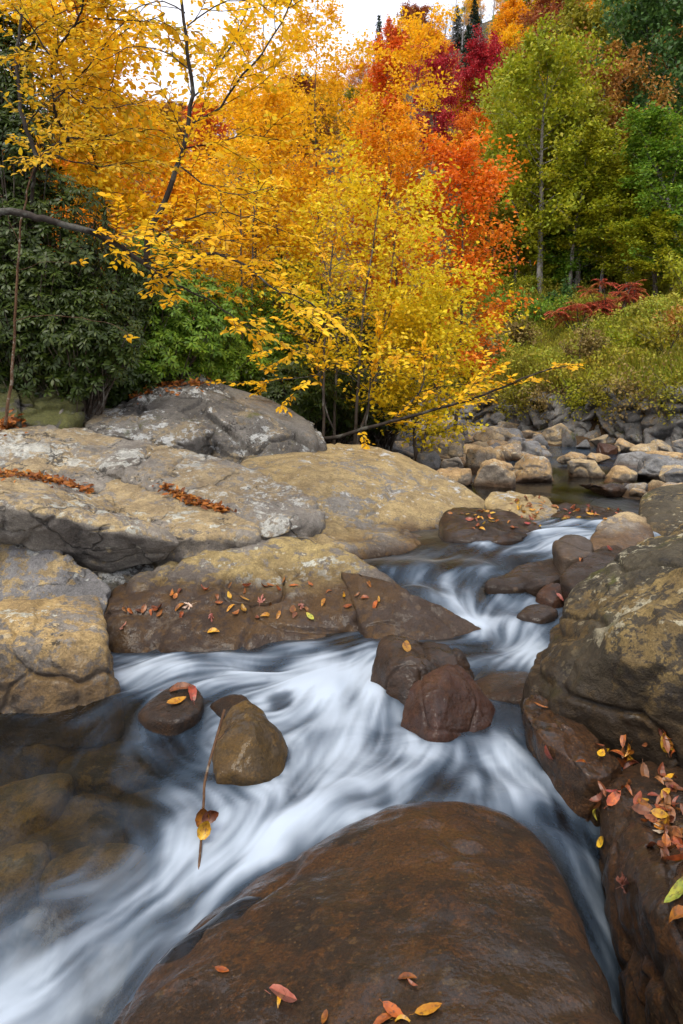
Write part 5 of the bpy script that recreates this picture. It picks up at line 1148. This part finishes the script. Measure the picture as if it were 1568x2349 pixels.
SH = [(1170, 745, 30, 60, 45, 'green', 'dark green shrub at the foot of the wood, left'), (1240, 750, 29, 60, 40, 'green', 'dark green shrub below the thick pale trunk'), (1290, 745, 31, 45, 35, 'deep_green', 'dark shrub between trunk and sumac'),
      (1150, 830, 23, 45, 22, 'yellow_green', 'bright lime clump low in the meadow'), (1190, 800, 26, 40, 40, 'meadow_dry', 'pale dry shrub in the meadow, left'), (1120, 800, 24, 45, 45, 'meadow_dry', 'pale dry shrub beside the maple'),
      (1335, 860, 19, 55, 60, 'meadow_dry', 'thin twiggy shrub in the middle of the bank'), (1440, 830, 20, 60, 40, 'yellow_green', 'green-yellow shrub on the right bank'), (1530, 820, 18, 80, 60, 'olive', 'olive shrub at the right edge of the bank'), (1560, 740, 20, 70, 60, 'brown_orange', 'bramble with orange leaves at the right edge'),
      (1480, 890, 16.5, 70, 40, 'meadow_dry', 'brown bramble hanging over the wall'), (1400, 900, 17.5, 60, 35, 'olive', 'olive bramble hanging over the wall'), (1330, 905, 18.5, 50, 30, 'yellow_green', 'yellow-green bramble on the wall top'), (1260, 910, 19.5, 45, 28, 'meadow_dry', 'dry bramble on the wall top'),
      (1200, 905, 20.5, 45, 25, 'olive', 'olive bramble on the wall top, left'), (1130, 900, 21.5, 45, 28, 'meadow_dry', 'dry grass tuft on the wall end'), (1550, 930, 15, 60, 45, 'olive', 'bramble spilling down the wall at the right edge'), (1500, 770, 24, 60, 40, 'meadow', 'meadow shrub under the wood, right'),
      (1400, 770, 26, 60, 35, 'meadow', 'meadow shrub below the sumac'), (1060, 860, 22, 50, 40, 'olive', 'olive shrub behind the yellow sprays'), (1580, 650, 26, 60, 70, 'yellow_green', 'yellow-green shrub at the right edge under the wood')]
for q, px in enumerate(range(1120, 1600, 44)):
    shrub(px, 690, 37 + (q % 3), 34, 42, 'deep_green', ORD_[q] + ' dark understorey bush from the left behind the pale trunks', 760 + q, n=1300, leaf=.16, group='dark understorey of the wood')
def wall_depth(px):
    k_ = (px - CX) / F; t = (WA[0] - k_ * WA[1]) / (k_ * (WB_[1] - WA[1]) - (WB_[0] - WA[0])); return WA[1] + t * (WB_[1] - WA[1])
for q, (px, py, d, rx, ry, lm, lab) in enumerate(SH):
    on = 'wall' in lab
    shrub(px, py, wall_depth(px) + .15 if on else d, rx * (1.25 if on else 1), ry * (1.1 if on else 1), lm, lab, 700 + q, n=1500 if on else 1200, leaf=.075 if on else .1 if d < 20 else .13, z=1.45 if on else None, droop=.5 if on else 0)
# sumac: drooping feathered fronds
for q, (px, py, d, lab) in enumerate([(1330, 715, 27, 'red sumac bush at the meadow edge, left part'), (1400, 700, 27, 'red sumac bush with feathery fronds, middle'), (1450, 700, 27.5, 'red-green sumac bush beside the paired trunks')]):
    rr = np.random.default_rng(800 + q); p = W(px, py, d); g = float(terrain(p[0:1], p[1:2])[0]); RX = .95
    wood, LP, LD, LN, LS = [], [], [], [], []; ht = p[2] - g + .5
    for k in range(10):
        tip = np.array((rr.uniform(-RX, RX), rr.uniform(-.6, .6), max(.9, ht) * rr.uniform(.45, 1.15))); wood.append((smooth_line([(0, 0, 0), tip * np.array((.5, .5, .5)), tip], 7), np.linspace(.03, .012, 7)))
        for f_ in range(11):
            a_ = f_ / 11 * 6.28 + rr.uniform(-.2, .2); dr = np.array((math.cos(a_), math.sin(a_), rr.uniform(.3, 1.2)))
            fr_ = wander(rr, tip, dr, rr.uniform(.4, .65), 9, -.17, .05); wood.append((fr_, np.linspace(.006, .002, 9)))
            for j in range(1, 9):
                T = unit(fr_[j] - fr_[j - 1]); sdv = unit(np.cross(T, (0, 0, 1)))
                for sg in (-1, 1): LP.append(fr_[j]); LD.append(sdv * sg + T * .4 + np.array((0, 0, -.35))); LN.append((0, 0, 1)); LS.append(rr.uniform(.1, .15))
    t = thing('sumac_bush', lab, 'bush', (p[0], p[1], g), 'sumac at the meadow edge'); obj('stems', tubes_mesh('stems', wood, [MB['brown']], 4), t)
    obj('foliage', leaves_mesh('foliage', LP, LD, LN, LS, [ML['sumac']], LEAF_LO, .7), t)

# ------------------------------------------------------------------ fallen leaves laid on the rocks
def hit(px, py):
    d = Vector(W(px, py, 1.) - np.array((0, 0, CZ))); d.normalize()
    p, n_, _, _ = bvh.ray_cast(Vector((0, 0, CZ)), d)
    return (np.array(p), np.array(n_)) if p is not None else (None, None)
def leaf_color(name, c1, c2, rough=.4):
    b = NB(name); c = b.mix(b.rng(b.noise(35, 4, .6), .35, .65), c1, c2); c = b.mix(b.math('MULTIPLY', b.rng(b.noise(60, 4, .7, (3, 3, 3)), .52, .62), .75), c, (.09, .04, .018))
    oi = b.n('ObjectInfo'); hv = b.n('HueSaturation'); b.l(c, hv.inputs['Color']); b.put(hv.inputs['Value'], b.rng(oi.outputs['Random'], 0, 1, .55, 1.15, False)); b.put(hv.inputs['Hue'], b.rng(b.math('FRACT', b.math('MULTIPLY', oi.outputs['Random'], 37.3)), 0, 1, .485, .515, False)); c = hv.outputs[0]
    return b.done(b.bsdf(c, rough, .4))
MLF = {'orange': leaf_color('fallen_orange', (.38, .12, .015), (.2, .05, .012)), 'brown': leaf_color('fallen_brown', (.24, .08, .025), (.13, .045, .018)),
       'yellow': leaf_color('fallen_yellow', (.58, .32, .02), (.4, .17, .012)), 'pink': leaf_color('fallen_pink', (.46, .19, .13), (.34, .11, .075)),
       'pale': leaf_color('fallen_pale', (.6, .48, .36), (.48, .34, .24)), 'green': leaf_color('fallen_green', (.28, .32, .05), (.42, .36, .04)), 'red': leaf_color('fallen_red', (.28, .05, .022), (.15, .026, .014))}
def oval_leaf(curl, fold, w_=.5, n=9):
    V, Fc = [], []
    for i in range(n):
        t = i / (n - 1); hw = w_ * .5 * (math.sin(math.pi * t ** .85) ** .8) + .004; xx = t - .5; zz = curl * (xx * xx * 4 - .2) * .25
        zig = .02 * (i % 2)
        V += [(xx, -hw - zig * (0 < i < n - 1), zz + fold * hw), (xx, 0, zz), (xx, hw + zig * (0 < i < n - 1), zz + fold * hw)]
    for i in range(n - 1):
        a_ = 3 * i; Fc += [(a_, a_ + 3, a_ + 4, a_ + 1), (a_ + 1, a_ + 4, a_ + 5, a_ + 2)]
    k = len(V); V += [(-.5, -.008, 0), (-.5, .008, 0), (-.72, .02, .03), (-.72, .008, .03)]; Fc += [(k, k + 1, k + 2, k + 3)]
    return np.array(V), np.array(Fc)
def maple_leaf():
    out = []
    tips = [(-70, .42), (-35, .72), (0, 1.), (35, .72), (70, .42)]
    pts = [(-.05, .02 * -1)]
    for i, (a_, L) in enumerate(tips):
        t = RAD(a_); pts += [(.55 * L * math.cos(t - .16), .55 * L * math.sin(t - .16)), (.72 * L * math.cos(t - .2), .72 * L * math.sin(t - .2)), (L * math.cos(t), L * math.sin(t)), (.72 * L * math.cos(t + .2), .72 * L * math.sin(t + .2)), (.55 * L * math.cos(t + .16), .55 * L * math.sin(t + .16))]
        if i < 4: m = RAD(a_ + 17.5); pts.append((.3 * math.cos(m), .3 * math.sin(m)))
    V = [(.15, 0, 0)] + [(x, y, .07 * math.sin(7 * x + 5 * y) + .05 * abs(y)) for x, y in pts]; n = len(pts)
    Fc = [(0, 1 + i, 1 + (i + 1) % n, 1 + (i + 1) % n) for i in range(n)]
    V2 = np.array(V) - np.array((.4, 0, 0)); k = len(V2)
    V2 = np.vstack([V2, [(-.42, -.012, 0), (-.42, .012, 0), (-.95, .06, .04), (-.95, .04, .04)]])
    return V2, [f[:3] for f in Fc] + [(k, k + 1, k + 2, k + 3)]
OVALS = [oval_leaf(c_, f_, w_) for c_, f_, w_ in [(.6, .35, .5), (-.5, .3, .45), (1.3, .6, .42), (.3, .15, .55), (-1., .5, .4), (.5, 1.5, .26)]]
MAPLE = maple_leaf(); _lm = {}
def leaf_data(shape, col):
    if (shape, col) not in _lm:
        V, Fc = MAPLE if shape == 'm' else OVALS[shape]
        me = bpy.data.meshes.new('fallen_leaf'); me.from_pydata([tuple(v) for v in V], [], [tuple(f) for f in Fc]); me.materials.append(MLF[col]); _lm[shape, col] = me
    return _lm[shape, col]
rl = np.random.default_rng(91)
def lay(px, py, size, col, lab, group=None, shape=None, lift=.006, rot=None, tilt=.15):
    p, n_ = hit(px, py)
    if p is None: return None
    shape = rl.integers(5) if shape is None else shape
    o = obj('fallen_leaf', leaf_data(shape if shape == 'm' else int(shape), col)); n_ = unit(n_ + rl.normal(0, tilt, 3))
    q = Vector(n_).to_track_quat('Z', 'Y').to_matrix() @ Matrix.Rotation(rl.uniform(0, 6.28) if rot is None else rot, 3, 'Z')
    o.matrix_world = Matrix.Translation(Vector(p + n_ * (lift + size * .05))) @ q.to_4x4() @ Matrix.Diagonal((size, size * rl.uniform(.6, 1.1), size * rl.uniform(.5, 1.7), 1))
    return tag(o, lab, 'leaf', group)
# leaves on the half-wet rock
LEAVES4 = []
for px, py, col in [(287,1398,'orange'),(300,1402,'orange'),(318,1402,'brown'),(330,1398,'orange'),(347,1405,'orange'),(358,1400,'orange'),(368,1395,'brown'),(368,1408,'orange'),(395,1365,'orange'),(402,1370,'orange'),(414,1356,'orange'),(416,1410,'orange'),(412,1394,'orange'),
                    (470,1355,'orange'),(498,1370,'orange'),(502,1384,'orange'),(525,1343,'orange'),(527,1368,'yellow'),(530,1395,'yellow'),(540,1410,'orange'),(558,1400,'yellow'),(560,1376,'yellow'),(563,1358,'orange'),(568,1344,'orange'),(606,1348,'orange'),(610,1413,'yellow'),(620,1345,'orange'),(620,1386,'brown'),(640,1352,'orange'),(655,1332,'orange'),(675,1345,'orange'),(590,1420,'brown'),
                    (638,1412,'yellow'),(672,1400,'orange'),(676,1412,'brown'),(702,1400,'orange'),(712,1342,'orange'),(742,1383,'yellow'),(755,1358,'orange'),(790,1370,'yellow'),(800,1392,'orange'),(838,1372,'orange'),(862,1388,'orange'),(870,1376,'yellow'),(848,1340,'orange'),(490,1450,'yellow'),(820,1368,'orange')]:
    LEAVES4.append((px, py, col))
ORD = 'first second third fourth fifth sixth seventh eighth ninth tenth eleventh twelfth thirteenth fourteenth fifteenth sixteenth seventeenth eighteenth nineteenth twentieth'.split()
ORD += ['twenty-' + w_ for w_ in ORD[:9]] + ['thirtieth'] + ['thirty-' + w_ for w_ in ORD[:9]]
cnt = {}
for px, py, col in sorted(LEAVES4):
    k = cnt.get(col, 0); cnt[col] = k + 1
    lay(px, py, rl.uniform(.05, .085), col, f'{ORD[k]} {col} leaf from the left on the wet-bellied rock', 'leaves on the wet-bellied rock')
for px, py, col, lab in [(285, 1438, 'pink', 'pink maple leaf at the left end of the wet-bellied rock'), (430, 1392, 'pale', 'pale maple leaf in the middle of the wet-bellied rock'), (485, 1418, 'pink', 'small pink maple leaf above the wet belly of the rock'), (600, 1376, 'pink', 'pink leaf among yellow ones on the wet-bellied rock'), (690, 1393, 'pink', 'pink leaf near the right of the wet-bellied rock')]:
    lay(px, py, .07, col, lab, shape='m')
lay(712, 1416, .09, 'green', 'pale green oval leaf low on the wet-bellied rock', shape=3)
lay(932, 1486, .1, 'yellow', 'yellow leaf on the glossy peaked rock', shape=3)
# near rock
for px, py, s, col, sh, lab, rot in [(511, 2228, .075, 'orange', 3, 'orange toothed leaf alone on the near boulder, left', 1.2), (655, 2300, .14, 'pink', 5, 'long curled pinkish-brown leaf on the near boulder', .9), (648, 2290, .08, 'yellow', 1, 'small yellow leaf under the curled pinkish leaf', .2), (935, 2245, .075, 'orange', 1, 'upright orange leaf near the bottom centre', 1.9),
                                    (948, 2262, .05, 'brown', 2, 'tiny brown leaf beside the upright orange one', 1.), (985, 2320, .1, 'yellow', 3, 'big golden-yellow leaf at the bottom centre', 2.2), (905, 2325, .1, 'orange', 0, 'orange leaf at the bottom edge, left of the golden one', .4), (880, 2345, .1, 'orange', 1, 'orange leaf cut by the bottom edge', 0.), (745, 2340, .07, 'orange', 0, 'small orange leaf at the bottom edge', 1.), (925, 2345, .07, 'yellow', 4, 'yellow leaf cut by the bottom edge', 2.)]:
    lay(px, py, s * .68, col, lab, shape=sh, rot=rot, lift=.002, tilt=.05)
# leaves on the right-hand boulder
lay(1440, 2025, .11, 'pink', 'pink-red maple leaf on the dark boulder, lower right', shape='m', rot=.8)
lay(1565, 2050, .11, 'green', 'yellow-green leaf at the right edge', shape=3)
lay(1562, 2110, .09, 'orange', 'orange leaf at the right edge below the green one', shape=1)
lay(1520, 1912, .09, 'pale', 'pale pink maple leaf in the leaf heap at the right edge', shape='m')
lay(1357, 1862, .05, 'green', 'narrow yellow-green leaf near the left rim of the leaf-heaped boulder', shape=2); lay(1370, 1905, .05, 'green', 'pale green leaf near the left rim of the leaf-heaped boulder', shape=3); lay(1385, 1932, .06, 'yellow', 'olive-yellow leaf near the left rim of the leaf-heaped boulder', shape=3)
for k in range(95):
    if k < 60: px, py = rl.normal(1535, 32), rl.uniform(1780, 1990)
    elif k < 75: px, py = rl.normal(1425, 32), rl.normal(1722, 14)
    elif k < 85: px, py = rl.normal(1535, 20), rl.normal(1705, 14)
    else: px, py = rl.uniform(1380, 1480), rl.uniform(1770, 1850)
    col = ['orange', 'brown', 'brown', 'orange', 'red', 'yellow', 'brown'][rl.integers(7)]
    lay(px, py, rl.uniform(.04, .085), col, col + ' leaf in the leaf heap at the right edge', col + ' leaves heaped on the right-hand boulders', lift=.006 + .02 * rl.random(), tilt=.4)
# leaves on the dark ledges upstream
for k in range(90):
    px, py = (rl.uniform(1030, 1245), rl.uniform(1172, 1215)) if k < 35 else (rl.uniform(1275, 1420), rl.uniform(1160, 1205)) if k < 68 else (rl.uniform(1160, 1275), rl.uniform(1140, 1175))
    col = ['orange', 'yellow', 'orange', 'red', 'yellow'][rl.integers(5)]
    lay(px, py, rl.uniform(.045, .08), col, col + ' leaf on the dark ledges above the upper cascade', col + ' leaves on the upper ledges')
for px, py, col, lab in [(1240, 1245, 'orange', 'orange leaf on the small wet stone'), (1400, 1262, 'red', 'reddish leaf on the wet brown rounded boulder'), (1334, 1285, 'orange', 'orange leaf on the left flank of the wet brown boulder'), (1240, 1625, 'orange', 'orange leaf on the wet wedge of rock'), (1262, 1725, 'red', 'red leaf stuck at the water edge below the wedge'), (1285, 1370, 'pink', 'pinkish leaf by the rim of the huge boulder')]: lay(px, py, .07, col, lab)
# litter packed in the cracks and on the dome
def litter(name, lab, lines, n, wid, size=(.04, .075)):
    rr = np.random.default_rng(n); P, Dv, N, S = [], [], [], []
    tot = [np.linspace(0, len(l) - 1.001, 60) for l in lines]
    for k in range(n):
        l = lines[k % len(lines)]; t = rr.uniform(0, len(l) - 1.001); i = int(t); q = np.array(l[i]) * (1 - t + i) + np.array(l[i + 1]) * (t - i)
        p, n_ = hit(q[0] + rr.normal(0, wid) * (.3 + 1.6 * rr.random() ** 2), q[1] + rr.normal(0, wid * .5) * (.3 + 1.6 * rr.random() ** 2))
        if p is None: continue
        P.append(p + n_ * rr.uniform(.006, .03)); Dv.append(rr.normal(0, 1, 3) * np.array((1, 1, .3))); N.append(n_ + rr.normal(0, .4, 3)); S.append(rr.uniform(*size))
    tag(obj(name, leaves_mesh(name, P, Dv, N, S, [ML_LIT], LEAF_HI, .85)), lab, 'leaves', kind='stuff')
ML_LIT = leaf_mat('leaf_litter', ((.1, .035, .015), (.3, .09, .015), (.46, .19, .03)), trans=.1, var=.9)
litter('leaf_litter', 'orange leaf litter filling the crack at the left edge', [[(0, 1086), (60, 1092), (110, 1102), (160, 1112), (212, 1128)]], 400, 9, (.03, .075))
litter('leaf_litter', 'orange leaf litter filling the crack between the slabs', [[(372, 1114), (410, 1135), (440, 1152), (480, 1162), (525, 1174)]], 340, 8, (.03, .075))
litter('leaf_litter', 'brown leaf litter on top of the domed boulder', [[(300, 908), (350, 890), (420, 880), (470, 878)]], 300, 14, (.05, .09))
litter('leaf_litter', 'brown leaf litter at the foot of the sapling', [[(0, 975), (40, 965)]], 120, 14, (.06, .1))

# ------------------------------------------------------------------ twig standing in the current, with two wrapped leaves
st = smooth_line([W(516, 1628, 3.02), W(498, 1690, 2.95), (W(472, 1785, 2.82)), W(468, 1840, 2.74), W(462, 1930, 2.62), W(455, 2010, 2.5)], 24)
tw = thing('twig', 'thin brown twig standing in the current with leaves snagged on it', 'twig', st[0])
obj('stem', tubes_mesh('stem', [(st - st[0], np.linspace(.0062, .005, 24)), (smooth_line([st[5] - st[0], st[5] - st[0] + np.array((.02, 0, .01)), st[5] - st[0] + np.array((.035, 0, .03))], 5), np.linspace(.004, .002, 5))], [MB['red']], 7), tw)
def snag(px, py, d, size, col, lab, rot):
    V, Fc = oval_leaf(1.6, 1.1, .62); V = V * size; c_, s_ = math.cos(rot), math.sin(rot)
    R3 = np.array(((c_, 0, -s_), (0, 1, 0), (s_, 0, c_))) @ np.array(((1, 0, 0), (0, 0, -1), (0, 1, 0)))
    me = mesh('fallen_leaf', V[:27] @ R3.T, Fc[:-1], True, [MLF[col]]); tag(obj('fallen_leaf', me, loc=W(px, py, d)), lab, 'leaf')
snag(468, 1868, 2.68, .085, 'orange', 'orange leaf folded round the twig, upper one', 1.45); snag(486, 1866, 2.67, .075, 'brown', 'curled brown leaf tip snagged on the twig', .5); snag(472, 1895, 2.64, .08, 'yellow', 'golden leaf folded round the twig, lower one', 1.2)
for px, py, s, col, lab, rot in [(418, 1582, .16, 'brown', 'large brown leaf plastered over the dark wet stone', .3), (440, 1590, .15, 'red', 'red-brown leaf draped on the dark wet stone', 1.2), (405, 1612, .11, 'yellow', 'yellow leaf at the foot of the dark wet stone', .1), (400, 1568, .13, 'orange', 'orange-brown leaf edge on top of the dark wet stone', .0)]:
    lay(px, py, s, col, lab, shape=4 if col != 'yellow' else 3, rot=rot)
